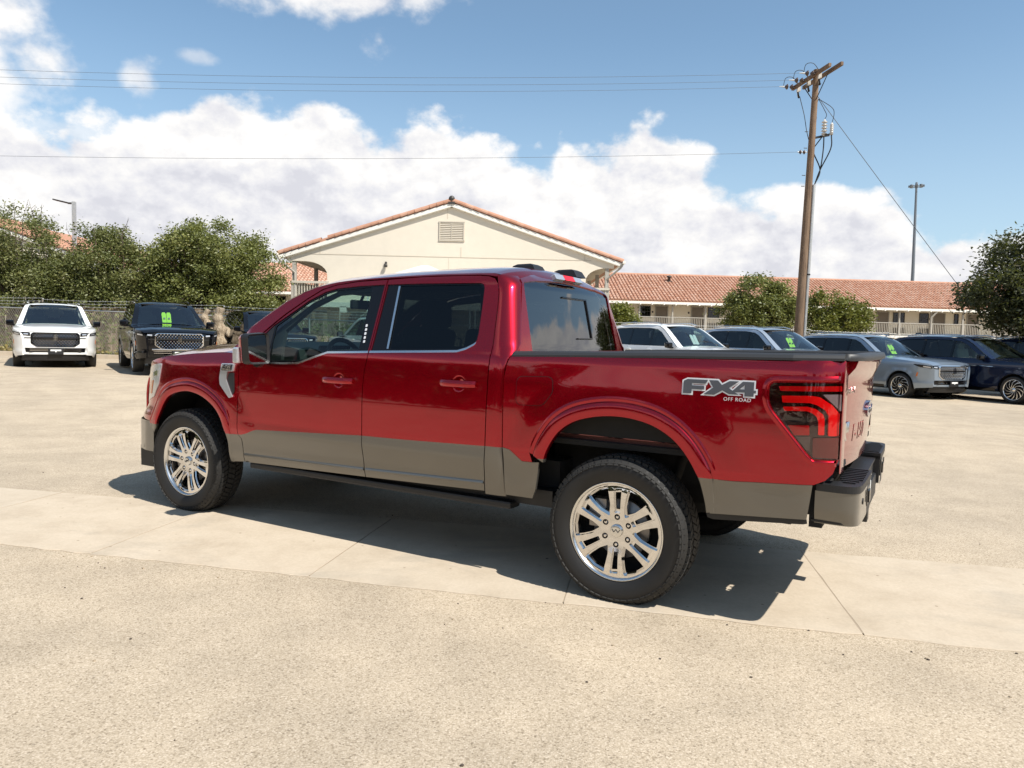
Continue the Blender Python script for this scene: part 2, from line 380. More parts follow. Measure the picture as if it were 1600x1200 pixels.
def panel(name, regs, F, out, mats, parent=None, h=.05, flange=.02, hmin=None, side=1):
    """sheet over a 2-D outline, bent by F(u,v)->(x,y,z); regs = [(outline, holes, material index)]; edges turned in by flange"""
    loops = []
    for o_, hs, mi in regs:
        loops.append(resample(o_, h)); loops += [resample(q, h) for q in hs]
    allp = np.concatenate(loops); lo, hi = allp.min(0), allp.max(0)
    gx = np.arange(lo[0]+h*.5, hi[0], h); gz = np.arange(lo[1]+h*.5, hi[1], h*.87)
    G = np.array([(x+(i % 2)*h*.5, z) for i, z in enumerate(gz) for x in gx]) if len(gx) and len(gz) else np.zeros((0, 2))
    def regof(P):
        r = np.full(len(P), -1)
        for o_, hs, mi in regs:
            k = inside(P, o_)
            for q in hs: k &= ~inside(P, q)
            r[k] = mi
        return r
    if len(G): G = G[regof(G) >= 0]
    if len(G): G = G[segdist(G, loops) > h*.42]
    pts = [Vector(p) for p in allp]+[Vector(p) for p in G]; E = []; k = 0
    for L in loops:
        n = len(L); E += [(k+i, k+(i+1) % n) for i in range(n)]; k += n
    V, _, T, *_r = geometry.delaunay_2d_cdt(pts, E, [], 0, 1e-5)
    V = np.array([tuple(p) for p in V]); T = np.array([t for t in T if len(t) == 3])
    cen = V[T].mean(1); rg = regof(cen); T = T[rg >= 0]; rg = rg[rg >= 0]
    used = np.unique(T); mp = np.full(len(V), -1); mp[used] = np.arange(len(used)); V = V[used]; T = mp[T]
    u, v = V.T; P = np.stack(F(u, v), 1); e = 2e-3
    nu = np.stack(F(u+e, v), 1)-np.stack(F(u-e, v), 1); nw = np.stack(F(u, v+e), 1)-np.stack(F(u, v-e), 1)
    N = np.cross(nu, nw); N /= np.maximum(np.linalg.norm(N, axis=1), 1e-12)[:, None]
    if (N@np.array(out, float)).mean() < 0: N = -N
    if side < 0: P = P*[1, -1, 1]; N = N*[1, -1, 1]
    fn = np.cross(P[T[:, 1]]-P[T[:, 0]], P[T[:, 2]]-P[T[:, 0]]); fl = (fn*N[T].mean(1)).sum(1) < 0; T[fl] = T[fl][:, ::-1]
    verts = P.tolist(); norms = N.tolist(); faces = T.tolist(); mi = rg.tolist(); sm = [True]*len(faces)
    if flange:
        cnt = {}
        for t, m_ in zip(T, rg):
            for a, b in ((t[0], t[1]), (t[1], t[2]), (t[2], t[0])): cnt.setdefault((min(a, b), max(a, b)), []).append((a, b, m_))
        for q in cnt.values():
            if len(q) == 1:
                a, b, m_ = q[0]; k = len(verts)
                A, B = P[a], P[b]; A2, B2 = A-N[a]*flange, B-N[b]*flange
                nn = np.cross(B2-B, A-B); nn = nn/max(np.linalg.norm(nn), 1e-9); nn = -nn
                verts += [A.tolist(), B.tolist(), B2.tolist(), A2.tolist()]; norms += [nn.tolist()]*4; faces.append((k+1, k, k+3, k+2)); mi.append(int(m_)); sm.append(False)
    return raw(name, verts, faces, mats, parent, mi, sm, normals=norms)
def loft(name, rows, mats, parent=None, closed=False, out=(0, 0, 1), side=1, smooth=True):
    """grid of rows of points, smooth"""
    A = np.array(rows, float)
    if side < 0: A = A*[1, -1, 1]
    n, m = A.shape[:2]; du = np.gradient(A, axis=0); dv = np.gradient(A, axis=1); N = np.cross(du, dv); N /= np.maximum(np.linalg.norm(N, axis=2), 1e-12)[..., None]
    if (N.reshape(-1, 3)@np.array(out, float)*1.0).mean() < 0: N = -N
    fs = []
    for i in range(n-1):
        for j in range(m-1):
            a, b, c, d = i*m+j, i*m+j+1, (i+1)*m+j+1, (i+1)*m+j
            P = A.reshape(-1, 3); fn = np.cross(P[c]-P[a], P[d]-P[b]); fs.append((a, b, c, d) if fn@N.reshape(-1, 3)[a] > 0 else (d, c, b, a))
    return raw(name, A.reshape(-1, 3), fs, mats, parent, None, smooth, normals=N.reshape(-1, 3) if smooth else None)
def text_mesh(name, txt, size, mat, parent, mtx, extrude=.002, shear=0.0, spacing=1.0, align='CENTER'):
    cu = bpy.data.curves.new(name, 'FONT'); cu.body = txt; cu.size = size; cu.extrude = extrude; cu.shear = shear; cu.space_character = spacing; cu.align_x = align; cu.align_y = 'CENTER'; cu.resolution_u = 3
    t = bpy.data.objects.new(name, cu); COL.objects.link(t); bpy.context.view_layer.update()
    me = bpy.data.meshes.new_from_object(t.evaluated_get(bpy.context.evaluated_depsgraph_get())); bpy.data.objects.remove(t)
    me.materials.clear(); me.materials.append(M(mat)); me.transform(mtx); me.name = name
    return link(name, me, parent)
def frame(origin, ux, uy):
    ux = Vector(ux).normalized(); uy = Vector(uy); uy = (uy-ux*uy.dot(ux)).normalized(); uz = ux.cross(uy)
    m = Matrix((ux, uy, uz)).transposed().to_4x4(); m.translation = Vector(origin); return m
def table(pts, lo, hi, sig=.008, n=1200):
    z = np.linspace(lo, hi, n); y = np.interp(z, [a for a, b in pts], [b for a, b in pts])
    k = int(3*sig/(z[1]-z[0])); g = np.exp(-.5*(np.arange(-k, k+1)*(z[1]-z[0])/sig)**2); g /= g.sum()
    return z, np.convolve(np.pad(y, k, mode='reflect', reflect_type='odd'), g, 'valid')
def sst(a, b, x): t = np.clip((np.asarray(x, float)-a)/(b-a), 0, 1); return t*t*(3-2*t)
def terrain(x, y):
    x = np.asarray(x, float); y = np.asarray(y, float)
    d = (y+x*.2145-5.56)/1.023        # distance beyond the concrete strip
    return sst(.3, 11, d)*(.10-.015*np.clip(x, -30, 30))
def gz(x, y): return float(terrain(x, y))
# ============================================================ ground
def _ground():
    m = bpy.data.materials.new('chip_asphalt'); m.use_nodes = True; t = NT(m.node_tree); b = t.n['Principled BSDF']; o = t.obj()
    big = t.noise(o, .22, 6, .6); mid = t.noise(o, 1.7, 6, .62); st = t.noise(t.scale(o, (.5, 2.2, 1)), .55, 5, .6, .5)
    v = t.new('ShaderNodeTexVoronoi', feature='F1'); t.put(v.inputs['Vector'], o); v.inputs['Scale'].default_value = 145
    cs = t.new('ShaderNodeSeparateColor'); t.l.new(v.outputs['Color'], cs.inputs[0])
    v2 = t.new('ShaderNodeTexVoronoi', feature='F1'); t.put(v2.inputs['Vector'], o); v2.inputs['Scale'].default_value = 52
    cs2 = t.new('ShaderNodeSeparateColor'); t.l.new(v2.outputs['Color'], cs2.inputs[0])
    stone = t.ramp(cs.outputs[0], [(0, (.24, .193, .138)), (.12, (.383, .316, .233)), (.5, (.440, .366, .276)), (.85, (.478, .402, .308)), (1, (.54, .46, .362))])
    gap = t.math('MULTIPLY', t.ss(v.outputs['Distance'], .48, .74), .35)
    c = t.mix(gap, stone, (.20, .158, .108))
    pit = t.math('MULTIPLY', t.math('GREATER_THAN', cs2.outputs[1], .93), t.ss(v2.outputs['Distance'], .40, .22))
    c = t.mix(t.math('MULTIPLY', pit, .38), c, (.10, .078, .052))
    c = t.mix(1.0, c, t.ramp(big, [(.35, (.90, .90, .90)), (.65, (1.07, 1.06, 1.04))]), 'MULTIPLY')
    c = t.mix(1.0, c, t.ramp(mid, [(.3, (.87, .865, .86)), (.6, (1.06, 1.055, 1.05))]), 'MULTIPLY')
    c = t.mix(t.ss(st, .58, .72, 0, .22), c, (.19, .155, .107))
    t.put(b.inputs['Base Color'], c); b.inputs['Roughness'].default_value = .95; b.inputs['Specular IOR Level'].default_value = .12
    hgt = t.math('ADD', t.math('MULTIPLY', t.math('SUBTRACT', .6, v.outputs['Distance']), .8), t.math('MULTIPLY', pit, -.8))
    t.put(b.inputs['Normal'], t.bump(hgt, .22, .005)); MATS['chip_asphalt'] = m
    m = bpy.data.materials.new('concrete'); m.use_nodes = True; t = NT(m.node_tree); b = t.n['Principled BSDF']; o = t.obj()
    oi = t.new('ShaderNodeObjectInfo')
    n = t.noise(o, 2.2, 8, .65); f = t.noise(o, 60, 4, .6); s_ = t.noise(t.scale(o, (1, 1.6, 1)), .9, 6, .6, 1.0)
    c = t.ramp(n, [(.25, (.39, .318, .236)), (.5, (.475, .397, .303)), (.72, (.52, .44, .342))])
    c = t.mix(t.ss(s_, .50, .68, 0, .55), c, (.34, .295, .235))
    c = t.mix(1.0, c, t.ramp(f, [(.3, (.93, .93, .93)), (.7, (1.05, 1.05, 1.05))]), 'MULTIPLY')
    sp = t.voro(o, 15); spk = t.new('ShaderNodeTexVoronoi'); t.put(spk.inputs['Vector'], o); spk.inputs['Scale'].default_value = 14; sc_ = t.new('ShaderNodeSeparateColor'); t.l.new(spk.outputs['Color'], sc_.inputs[0])
    dot = t.math('MULTIPLY', t.math('GREATER_THAN', sc_.outputs[0], .90), t.ss(spk.outputs['Distance'], .16, .08)); c = t.mix(t.math('MULTIPLY', dot, .6), c, (.15, .11, .07))
    c = t.mix(t.math('MULTIPLY', oi.outputs['Random'], .18), c, (.36, .31, .245))
    t.put(b.inputs['Base Color'], c); b.inputs['Roughness'].default_value = .9; b.inputs['Specular IOR Level'].default_value = .15; t.put(b.inputs['Normal'], t.bump(f, .15, .004)); MATS['concrete'] = m
_ground()
def grid_axis(*segs): return np.unique(np.concatenate([np.arange(a, b+1e-6, s) for a, b, s in segs]))
gx = grid_axis((-400, -60, 40), (-60, -26, 4), (-26, 26, 1), (26, 60, 4), (60, 400, 40)); gy = grid_axis((-300, -40, 40), (-40, 0, 5), (0, 4, 1), (4, 20, .5), (20, 40, 2), (40, 120, 10), (120, 600, 60))
X_, Y_ = np.meshgrid(gx, gy); V_ = np.stack([X_.ravel(), Y_.ravel(), terrain(X_, Y_).ravel()], 1); nx = len(gx)
raw('ground', V_, [(j*nx+i, j*nx+i+1, (j+1)*nx+i+1, (j+1)*nx+i) for j in range(len(gy)-1) for i in range(nx-1)], 'chip_asphalt', smooth=True)['kind'] = 'structure'
# concrete strip: one slab per bay
strip = empty('concrete_strip'); strip['kind'] = 'structure'
near = lambda x: 4.052-.2285*x; far = lambda x: 5.552-.2124*x
jn = [-2.69+1.50*k for k in range(-10, 12)]; jf = [-2.42+1.495*k for k in range(-10, 12)]
for k in range(len(jn)-1):
    g = .004; a0, a1, b0, b1 = jn[k]+g, jn[k+1]-g, jf[k]+g, jf[k+1]-g
    n = 14; top = []
    for t in np.linspace(0, 1, n): x = a0+(a1-a0)*t; top.append((x, near(x)+random.uniform(-.012, .012)))
    for t in np.linspace(0, 1, n): x = b1+(b0-b1)*t; top.append((x, far(x)+random.uniform(-.012, .012)))
    for q, (P0, P1) in enumerate((((b0, far(b0)), (a0, near(a0))),)):
        for t in np.linspace(.08, .92, 9): top.append((P0[0]+(P1[0]-P0[0])*t+random.uniform(-.003, .003), P0[1]+(P1[1]-P0[1])*t))
    b = MB(); m_ = len(top); dz = random.uniform(-.0015, .0015); ins = [(x*.9992+.0008*np.mean([p[0] for p in top]), y+(.004 if y < 4.8-.22*x else -.004)) for x, y in top]
    vs = [(x, y, .007+dz) for x, y in ins]+[(x, y, .003+dz) for x, y in top]+[(x, y, -.04) for x, y in top]
    b.add(vs, [tuple(range(m_))]+[(i, i+m_, (i+1) % m_+m_, (i+1) % m_) for i in range(m_)]+[(i+m_, i+2*m_, (i+1) % m_+2*m_, (i+1) % m_+m_) for i in range(m_)])
    b.build('slab', ['concrete'], strip)
b = MB(); b.add([(jn[0], near(jn[0])+.02, .005), (jn[-1], near(jn[-1])+.02, .005), (jf[-1], far(jf[-1])-.02, .005), (jf[0], far(jf[0])-.02, .005)], [(0, 1, 2, 3)]); pm('joint_sand', (.30, .24, .175), .95); b.build('joint_filler', ['joint_sand'], strip)
# loose chips and crumbs on the lot
b = MB()
for k in range(170):
    x, y = random.uniform(-6, 5), random.uniform(1.2, 8)
    if random.random() < .5: y = near(x)-abs(random.gauss(0, .35))
    s_ = random.uniform(.0025, .007)*(1.4 if random.random() < .1 else 1)
    vs = [(x+s_*math.cos(a)*random.uniform(.7, 1.2), y+s_*math.sin(a)*random.uniform(.7, 1.2), gz(x, y)+h_*s_) for h_, n_ in ((0, 5), (.8, 5)) for a in np.arange(5)*1.2566]
    b.add(vs, [(5, 6, 7, 8, 9)]+[(i, (i+1) % 5, (i+1) % 5+5, i+5) for i in range(5)], random.choice((0, 0, 1)))
pm('chip_dark', (.08, .06, .045), .9); pm('chip_tan', (.34, .27, .19), .9)
b.build('debris', ['chip_dark', 'chip_tan'])['kind'] = 'stuff'

# ============================================================ trees
def leaves(cent, n, size, spread, r, flat=.75):
    C = np.repeat(cent, n, 0); N = len(C)
    P = C+r.normal(0, 1, (N, 3))*spread*np.array([1, 1, flat]); s = size*r.uniform(.6, 1.35, (N, 1))
    d = r.normal(0, 1, (N, 3)); d[:, 2] = d[:, 2]*.6; d /= np.linalg.norm(d, axis=1)[:, None]
    e = np.cross(d, r.normal(0, 1, (N, 3))); e /= np.linalg.norm(e, axis=1)[:, None]
    V = np.stack([P-d*s, P+e*s*.5, P+d*s, P-e*s*.5], 1).reshape(-1, 3)
    ctint = np.repeat(r.uniform(0, 1, len(cent)), n); tint = np.clip(.55*ctint+.45*r.uniform(0, 1, N), 0, 1)
    return V, tint
def quadmesh(name, V, tint, mat, parent):
    n = len(V)//4; me = bpy.data.meshes.new(name); me.vertices.add(4*n); me.vertices.foreach_set('co', V.astype(np.float32).ravel())
    me.loops.add(4*n); me.loops.foreach_set('vertex_index', np.arange(4*n, dtype=np.int32)); me.polygons.add(n)
    me.polygons.foreach_set('loop_start', np.arange(0, 4*n, 4, dtype=np.int32)); me.update(calc_edges=True); me.validate()
    a = me.attributes.new('tint', 'FLOAT', 'FACE'); a.data.foreach_set('value', tint.astype(np.float32)); me.materials.append(M(mat)); return link(name, me, parent)
def tree(label, x, y, blobs, mat, nclump, per, lsize, trunk_r=.16, seed=0, group=None, stems=3, bare=0, spread=.26, name='tree'):
    """blobs: (dx, dy, z, rx, ry, rz) ellipsoids of crown"""
    r = np.random.default_rng(seed); z0 = gz(x, y); root = empty(name, (x, y, z0)); tag(root, label, 'tree', group)
    vol = np.array([b_[3]*b_[4]*b_[5] for b_ in blobs])**.67; pk = r.choice(len(blobs), nclump, p=vol/vol.sum()); B = np.array(blobs)[pk]
    d = r.normal(0, 1, (nclump, 3)); d /= np.linalg.norm(d, axis=1)[:, None]; rad = r.uniform(.35, 1.0, (nclump, 1))**.42*r.uniform(.85, 1.12, (nclump, 1))
    C = B[:, :3]+d*rad*B[:, 3:]
    V, T = leaves(C, per, lsize, spread, r); quadmesh('crown', V, T, mat, root)
    b = MB(); base = Vector((0, 0, -.1)); nb = 0
    cz = np.mean([q[2] for q in blobs]); 
    for s_ in range(stems):
        a = 2*math.pi*s_/stems+r.uniform(-.4, .4); f = .28*min(1.6, np.mean([q[3] for q in blobs]))
        p1 = Vector((f*.5*math.cos(a), f*.5*math.sin(a), cz*.35)); p2 = Vector((f*1.6*math.cos(a), f*1.6*math.sin(a), cz*.78)); p3 = p2+Vector((f*math.cos(a), f*math.sin(a), cz*.3))
        b.tube([base, p1, p2, p3], [trunk_r, trunk_r*.72, trunk_r*.42, trunk_r*.12], 7)
    b.build('trunk', ['bark'], root, fix=False)
    b = MB(); idx = r.choice(nclump, min(nclump, 46), replace=False)
    for i in idx:
        c = Vector(C[i]); s_ = Vector((c.x*.3, c.y*.3, cz*.5+.25*(c.z-cz))); m_ = s_.lerp(c, .5)+Vector((r.uniform(-.15, .15), r.uniform(-.15, .15), .12)); b.tube([s_, m_, c], [trunk_r*.26, trunk_r*.15, .008], 5, caps=False)
    for i in range(bare):
        a = r.uniform(0, 6.28); bl = blobs[r.integers(len(blobs))]; p = Vector((bl[0]+bl[3]*.7*math.cos(a), bl[1]+bl[4]*.7*math.sin(a), bl[2]+bl[5]*.55)); q = p+Vector((r.uniform(-.35, .35), r.uniform(-.3, .3), r.uniform(.4, .9)))
        b.tube([p-Vector((0, 0, .8)), p, q], [.02, .013, .004], 4, caps=False)
        for k in range(3): t_ = r.uniform(.2, .9); w_ = p.lerp(q, t_); b.tube([w_, w_+Vector((r.uniform(-.25, .25), r.uniform(-.2, .2), r.uniform(.1, .3)))], [.008, .003], 4, caps=False)
    b.build('branches', ['bark'], root, fix=False)
    return root
GL = 'trees behind the chain-link fence'
tree('large round dense green oak, the biggest tree behind the chain-link fence beside the gabled building', -12.7, 30.5,
     [(-.9,0,3.4,1.7,1.6,1.7),(.6,0,4.15,1.9,1.7,1.55),(1.6,.1,3.0,1.75,1.6,1.55),(-.1,-.3,2.6,2.3,1.6,1.35),(2.0,-.3,2.0,1.3,1.2,.7),(-.5,0,4.5,1.1,1.2,1.0)], 'leaf_oak', 430, 185, .056, .17, 11, GL, 4, spread=.21)
tree('mid-height grey-green tree between the lamp post and the large round oak', -16.7, 30.2,
     [(0,0,3.6,1.6,1.5,1.5),(-1.0,0,2.7,1.5,1.4,1.3),(1.1,0,2.8,1.5,1.4,1.3),(.2,-.3,2.0,1.9,1.3,.9),(.5,0,4.5,.8,.8,.6)], 'leaf_olive', 340, 150, .054, .13, 12, GL, 3, 14, spread=.20)
tree('thin olive tree with bare twigs on top, far left behind the fence', -19.9, 30.0,
     [(-.3,0,4.15,1.7,1.5,1.75),(1.5,0,2.9,1.0,1.2,1.1),(-1.2,0,3.4,1.5,1.4,1.5),(.4,-.2,2.2,1.8,1.2,.9)], 'leaf_olive', 310, 145, .053, .12, 13, GL, 3, 40, spread=.21)
GR = 'trees in front of the long motel building'
tree('bushy dark green tree left of the utility pole in front of the tiled motel roof', 13.35, 40.5,
     [(0,0,4.0,1.5,1.4,1.15),(-.9,0,3.1,1.35,1.3,1.0),(1.1,0,3.2,1.3,1.3,1.1),(.2,-.2,2.7,1.7,1.4,.9)], 'leaf_oak', 270, 95, .075, .13, 21, GR, 4, spread=.20)
tree('yellow-green tree right of the utility pole in front of the motel walkway', 17.2, 40.0,
     [(-.2,0,3.5,1.1,1.1,1.0),(.8,0,3.1,1.1,1.0,.95),(-.6,0,2.5,1.1,1.0,.9),(1.4,0,3.0,.7,.8,.8),(.9,-.1,2.1,1.0,1.0,.7)], 'leaf_bright', 190, 85, .075, .11, 22, GR, 3, spread=.19)
tree('dark spreading tree at the right edge hanging over the parked SUVs', 18.4, 25.0,
     [(0,0,4.6,2.4,2.2,1.3),(-1.9,-.2,3.5,1.5,1.5,.75),(.6,-.5,3.4,2.2,2.0,1.0),(-.9,-.4,2.6,1.5,1.5,.5),(1.0,0,5.7,1.9,1.7,.7)], 'leaf_dark', 560, 125, .062, .17, 23, GR, 3, spread=.20)
tree('bright yellow-green juniper bush beside the end of the gabled building', 8.2, 55,
     [(0,0,2.3,1.1,1.0,1.4),(-.5,0,3.0,.9,.9,1.0),(.5,0,1.7,1.1,1.0,1.2)], 'leaf_bright', 230, 50, .10, .10, 24, None, 2, name='juniper_bush')
# woods behind the photographer, seen in the paint and in the rear window
r_ = np.random.default_rng(5); C = []
for a_ in np.arange(95, 292, 3.1):
    A = R(a_); D = r_.uniform(27, 33); hh = r_.uniform(3.0, 6.6) if a_ > 125 else r_.uniform(4, 8.0); wd = r_.uniform(1.6, 2.6)
    if r_.random() < .2: hh, wd = 9.0, .8
    cx, cy = math.sin(A)*D, math.cos(A)*D
    for k in range(120):
        q = r_.normal(0, 1, 3); q /= np.linalg.norm(q); q *= r_.uniform(.5, 1); C.append((cx+q[0]*wd, cy+q[1]*wd, .5+hh*.5+q[2]*hh*.5))
V, T = leaves(np.array(C), 20, .30, .38, r_)
tl_ = quadmesh('treeline', V, T, 'leaf_dark', None); tag(tl_, 'dark line of trees across the road, mirrored in the red paint', 'treeline', kind='stuff')

C = []
for a_ in np.concatenate([np.arange(38, 92, 1.6), np.arange(-92, -38, 1.6)]):
    A = R(a_); D = r_.uniform(95, 120); hh = r_.uniform(3.5, 7); wd = r_.uniform(2.2, 4)
    for k in range(26): q = r_.normal(0, 1, 3); q /= np.linalg.norm(q); q *= r_.uniform(.5, 1); C.append((math.sin(A)*D+q[0]*wd, math.cos(A)*D+q[1]*wd, .6+hh*.5+q[2]*hh*.5))
V, T = leaves(np.array(C), 14, .45, .7, r_); tag(quadmesh('far_treeline', V, T, 'leaf_oak', None), 'low far line of trees at the edge of the open ground', 'treeline', kind='stuff')
# ============================================================ buildings
def barrel(b, p0, p1, r0, n=5, mi=0, up=Vector((0, 0, 1))):
    p0, p1 = Vector(p0), Vector(p1); t = (p1-p0).normalized(); s = t.cross(up).normalized(); u = s.cross(t); vs = []
    for p, rr in ((p0, r0), (p1, r0*.86)):
        for k in range(n+1): a = math.pi*k/n; vs.append(p+s*math.cos(a)*rr+u*math.sin(a)*rr)
    for k in range(n+1): vs.append(vs[k]*1.0-u*.0+(p0+ (vs[k]-p0)*.80-vs[k]))
    m = n+1; fs = [(k, k+1, m+k+1, m+k) for k in range(n)]+[(k, 2*m+k, 2*m+k+1, k+1) for k in range(n)]
    return b.add(vs, fs, mi)
def gable_block(label, apex, y0, hw, zeave, zapex, depth, detailed, group):
    cx = apex; root = empty('gabled_motel_building', (cx, y0, 0)); tag(root, label, 'building', group); g0 = gz(cx, y0)
    sl_ = (zapex-zeave)/hw; zt = zapex-.30
    L = [(-hw+2.08, g0-.3), (hw-2.08+.55, g0-.3), (hw-2.08+.55, 4.0)]
    def arch(x0, x1, n=8): return [(x0+(x1-x0)*math.sin(t), 4.0+.62*(1-math.cos(t))) for t in np.linspace(0, math.pi/2, n)]
    A1 = [(hw-1.53+.95*(1-math.cos(t)), 4.05+.60*math.sin(t)) for t in np.linspace(0, math.pi/2, 8)]
    A2 = [(-(hw-2.08)-1.05*(1-math.cos(t)), 4.05+.60*math.sin(t)) for t in np.linspace(0, math.pi/2, 8)]
    zw = lambda x: zapex-.32-sl_*abs(x)
    poly = L[:2]+A1+[(hw-.25, 4.65), (hw-.25, zw(hw-.25)), (0, zw(0)), (-hw+.25, zw(hw-.25)), (-hw+.25, 4.65)]+list(reversed(A2))
    b = MB(); b.prism(poly, 0, .22); b.build('gable_wall', ['stucco'], root)
    b = MB(); b.box((.28, 8, 2.3), (2*hw-4.3, 15.5, 5.2)); b.build('block_wall', ['stucco'], root)
    # stucco seams
    b = MB(); s0 = 4.98; b.box((0, -.004, s0), (2*hw-2.6, .012, .025)); b.box((-.18, -.004, 7.02), (.02, .012, .62)); b.box((-hw+1.75, -.004, 5.14), (.02, .012, .28)); b.box((hw-1.6, -.004, 5.13), (.02, .012, .28)); b.box((.46, -.004, 5.2), (.02, .012, .46)); b.box((-.1, -.004, 4.6), (.015, .010, .7))
    b.build('wall_seam', ['soffit'], root)
    # roof slabs, rake boards, gutters
    for s_ in (1, -1):
        ang = math.atan(sl_); ln = math.hypot(hw+.15, sl_*(hw+.15)); rot = Matrix.Rotation(ang*s_, 3, 'Y'); mid = Vector((s_*(hw+.15)/2, 0, zapex-.12-sl_*(hw+.15)/2))
        b = MB(); b.box(mid+Vector((0, depth/2-.10, 0)), (ln, depth, .10), rot=rot); b.build('roof_slope', ['roof_tile'], root)
        b = MB(); b.box(mid+Vector((0, -.12, -.11)), (ln, .05, .16), rot=rot); b.build('rake_board', ['trim_white'], root)
        b = MB(); b.box(mid+Vector((0, -.05, -.20)), (ln-.1, .10, .03), rot=rot); b.build('rake_soffit', ['trim_white'], root)
        b = MB(); b.box((s_*(hw+.16), depth/2-.4, zeave-.16), (.12, depth, .11)); b.build('gutter', ['trim_white'], root)
        b = MB(); b.tube([(s_*(hw+.10), -.30, zeave-.24), (s_*(hw+.02), -.25, zeave-.40), (s_*(hw-.60), .02, zeave-.95), (s_*(hw-.62), .02, .5)], .05, 6, sm=False); b.build('downpipe', ['post_paint'], root)
        n = 24; st = ln/n
        for k in range(n):
            if detailed and s_ < 0 and k in (6,): continue
            u0 = Vector((s_*(hw+.15)*(1-k/n), -.07, zapex-.06-sl_*(hw+.15)*(1-k/n))); u1 = Vector((s_*(hw+.15)*(1-(k+1.12)/n), -.07, zapex-.04-sl_*(hw+.15)*(1-(k+1.12)/n)))
            b = MB(); barrel(b, u0+Vector((0, random.uniform(-.01, .01), random.uniform(-.008, .008))), u1, .135, 6, up=Vector((0, -.35, 1))); b.build('rake_tile', ['roof_tile'], root, fix=False)
    # barrel tiles along the rest of the roof, joined
    b = MB()
    for s_ in (1, -1):
        for c_ in range(1, 22):
            y = -.07+.30*c_
            for k in range(0, 22):
                f0, f1 = 1-k/22, 1-(k+1.1)/22; barrel(b, (s_*(hw+.15)*f0, y, zapex-.07-sl_*(hw+.15)*f0), (s_*(hw+.15)*f1, y, zapex-.05-sl_*(hw+.15)*f1), .13, 3)
    o = b.build('tile_field', ['roof_tile'], root, fix=False); o['kind'] = 'stuff'
    b = MB(); b.lathe([(.0, -.20), (.10, -.20), (.14, -.12), (.14, .2), (.11, .4)], 10, 'y', (0, 0, zapex+.04)); b.box((0, -.16, zapex-.16), (.30, .06, .10)); b.build('ridge_end_cap', ['lamp_dark'], root)
    if detailed:
        # louvred attic vent
        v = empty('attic_vent', parent=root); vx, vz, vw, vh = .02, 6.15, 1.10, .84
        b = MB()
        for dx, dz, w_, h_ in ((0, vh/2, vw+.08, .05), (0, -vh/2, vw+.08, .05), (-vw/2, 0, .05, vh), (vw/2, 0, .05, vh), (0, 0, .04, vh)): b.box((vx+dx, -.02, vz+dz), (w_, .05, h_))
        b.build('vent_frame', ['vent_paint'], v)
        for k in range(10): b = MB(); b.box((vx, -.008, vz-vh/2+.06+.08*k), (vw, .035, .055), rot=Matrix.Rotation(R(-35), 3, 'X')); b.build('louver', ['vent_paint'], v)
        b = MB(); b.box((vx, .0, vz), (vw, .01, vh)); b.build('vent_back', ['soffit'], v)
        b = MB(); b.box((-2.95, -.05, 4.64), (.09, .10, .12), ch=.02); b.lathe([(0, -.02), (.075, -.01), (.08, .08), (.05, .15), (0, .16)], 12, 'z', (-2.95, -.12, 4.46)); b.build('wall_lamp', ['lamp_dark'], root)
        # upper walkways at both sides with posts and balusters
    for s_ in (1, -1):
        xo, xi = s_*(hw-.55), s_*(hw-2.0)
        b = MB(); b.box(((xo+xi)/2, 8, 2.58), (abs(xo-xi)+.3, 16.3, .22)); b.build('walkway_slab', ['trim_white'], root)
        b = MB(); b.box(((xo+xi)/2+s_*.05, 8, 4.80), (abs(xo-xi)+.5, 15.6, .05)); b.build('walkway_soffit', ['soffit'], root)
        for k in range(5):
            b = MB(); b.box((xo, .12+3.8*k, 3.66), (.17, .17, 2.0)); b.box((xo, .12+3.8*k, 3.18), (.24, .24, 1.06)); b.box((xo, .12+3.8*k, 1.3), (.26, .26, 2.6)); b.build('post', ['post_paint'], root)
        b = MB(); b.box((xo-s_*.75, .02, 3.70), (1.75, .16, .10)); b.box((xo-s_*.75, .02, 2.86), (1.6, .06, .06)); b.box((xo, 8, 3.70), (.14, 15.6, .09)); b.box((xo, 8, 2.86), (.06, 15.6, .06)); b.build('handrail', ['rail_paint'], root)
        b = MB()
        for k in range(11): b.box((xo-s_*(.12+.125*k), .02, 3.28), (.035, .035, .80))
        for k in range(110): b.box((xo, .2+.14*k, 3.28), (.035, .035, .80))
        o = b.build('baluster', ['rail_paint'], root); o['kind'] = 'stuff'
    return root
GB = 'gabled motel wings with clay tile roofs'
gb = gable_block('cream motel wing with louvred attic vent in its gable, right behind the red truck', -2.93, 34.0, 7.72, 5.06, 7.56, 24, True, GB)
gb.rotation_euler.z = R(.3)
gl_ = gable_block('cream motel wing with orange tile roof half hidden behind the trees at the left', -27.2, 36.0, 7.72, 5.02, 7.62, 20, False, GB); gl_.location.z = -.58
# ground floor columns and beam of the middle wing seen through the cab
for k in range(6):
    b = MB(); b.box((-7.6+2.3*k+2.93, -.9, 1.35), (.30, .30, 2.5)); b.build('porch_column', ['trim_white'], gb)
b = MB(); b.box((0, -.5, 2.66), (14.4, 1.1, .22)); b.box((0, -.95, 3.70), (14.4, .10, .08)); b.build('porch_slab', ['trim_white'], gb)
b = MB()
for k in range(100): b.box((-7.1+.143*k, -.95, 3.24), (.03, .03, .88))
o = b.build('porch_baluster', ['rail_paint'], gb); o['kind'] = 'stuff'
if True:
    for q in [c for c in gb.children if c.name.startswith(('porch_baluster',))]: bpy.data.objects.remove(q)
    for q in [c for c in gb.children if c.name.startswith('porch_slab')]: bpy.data.objects.remove(q)
    b = MB(); b.box((0, -.5, 2.66), (14.4, 1.1, .22)); b.build('porch_slab', ['trim_white'], gb)

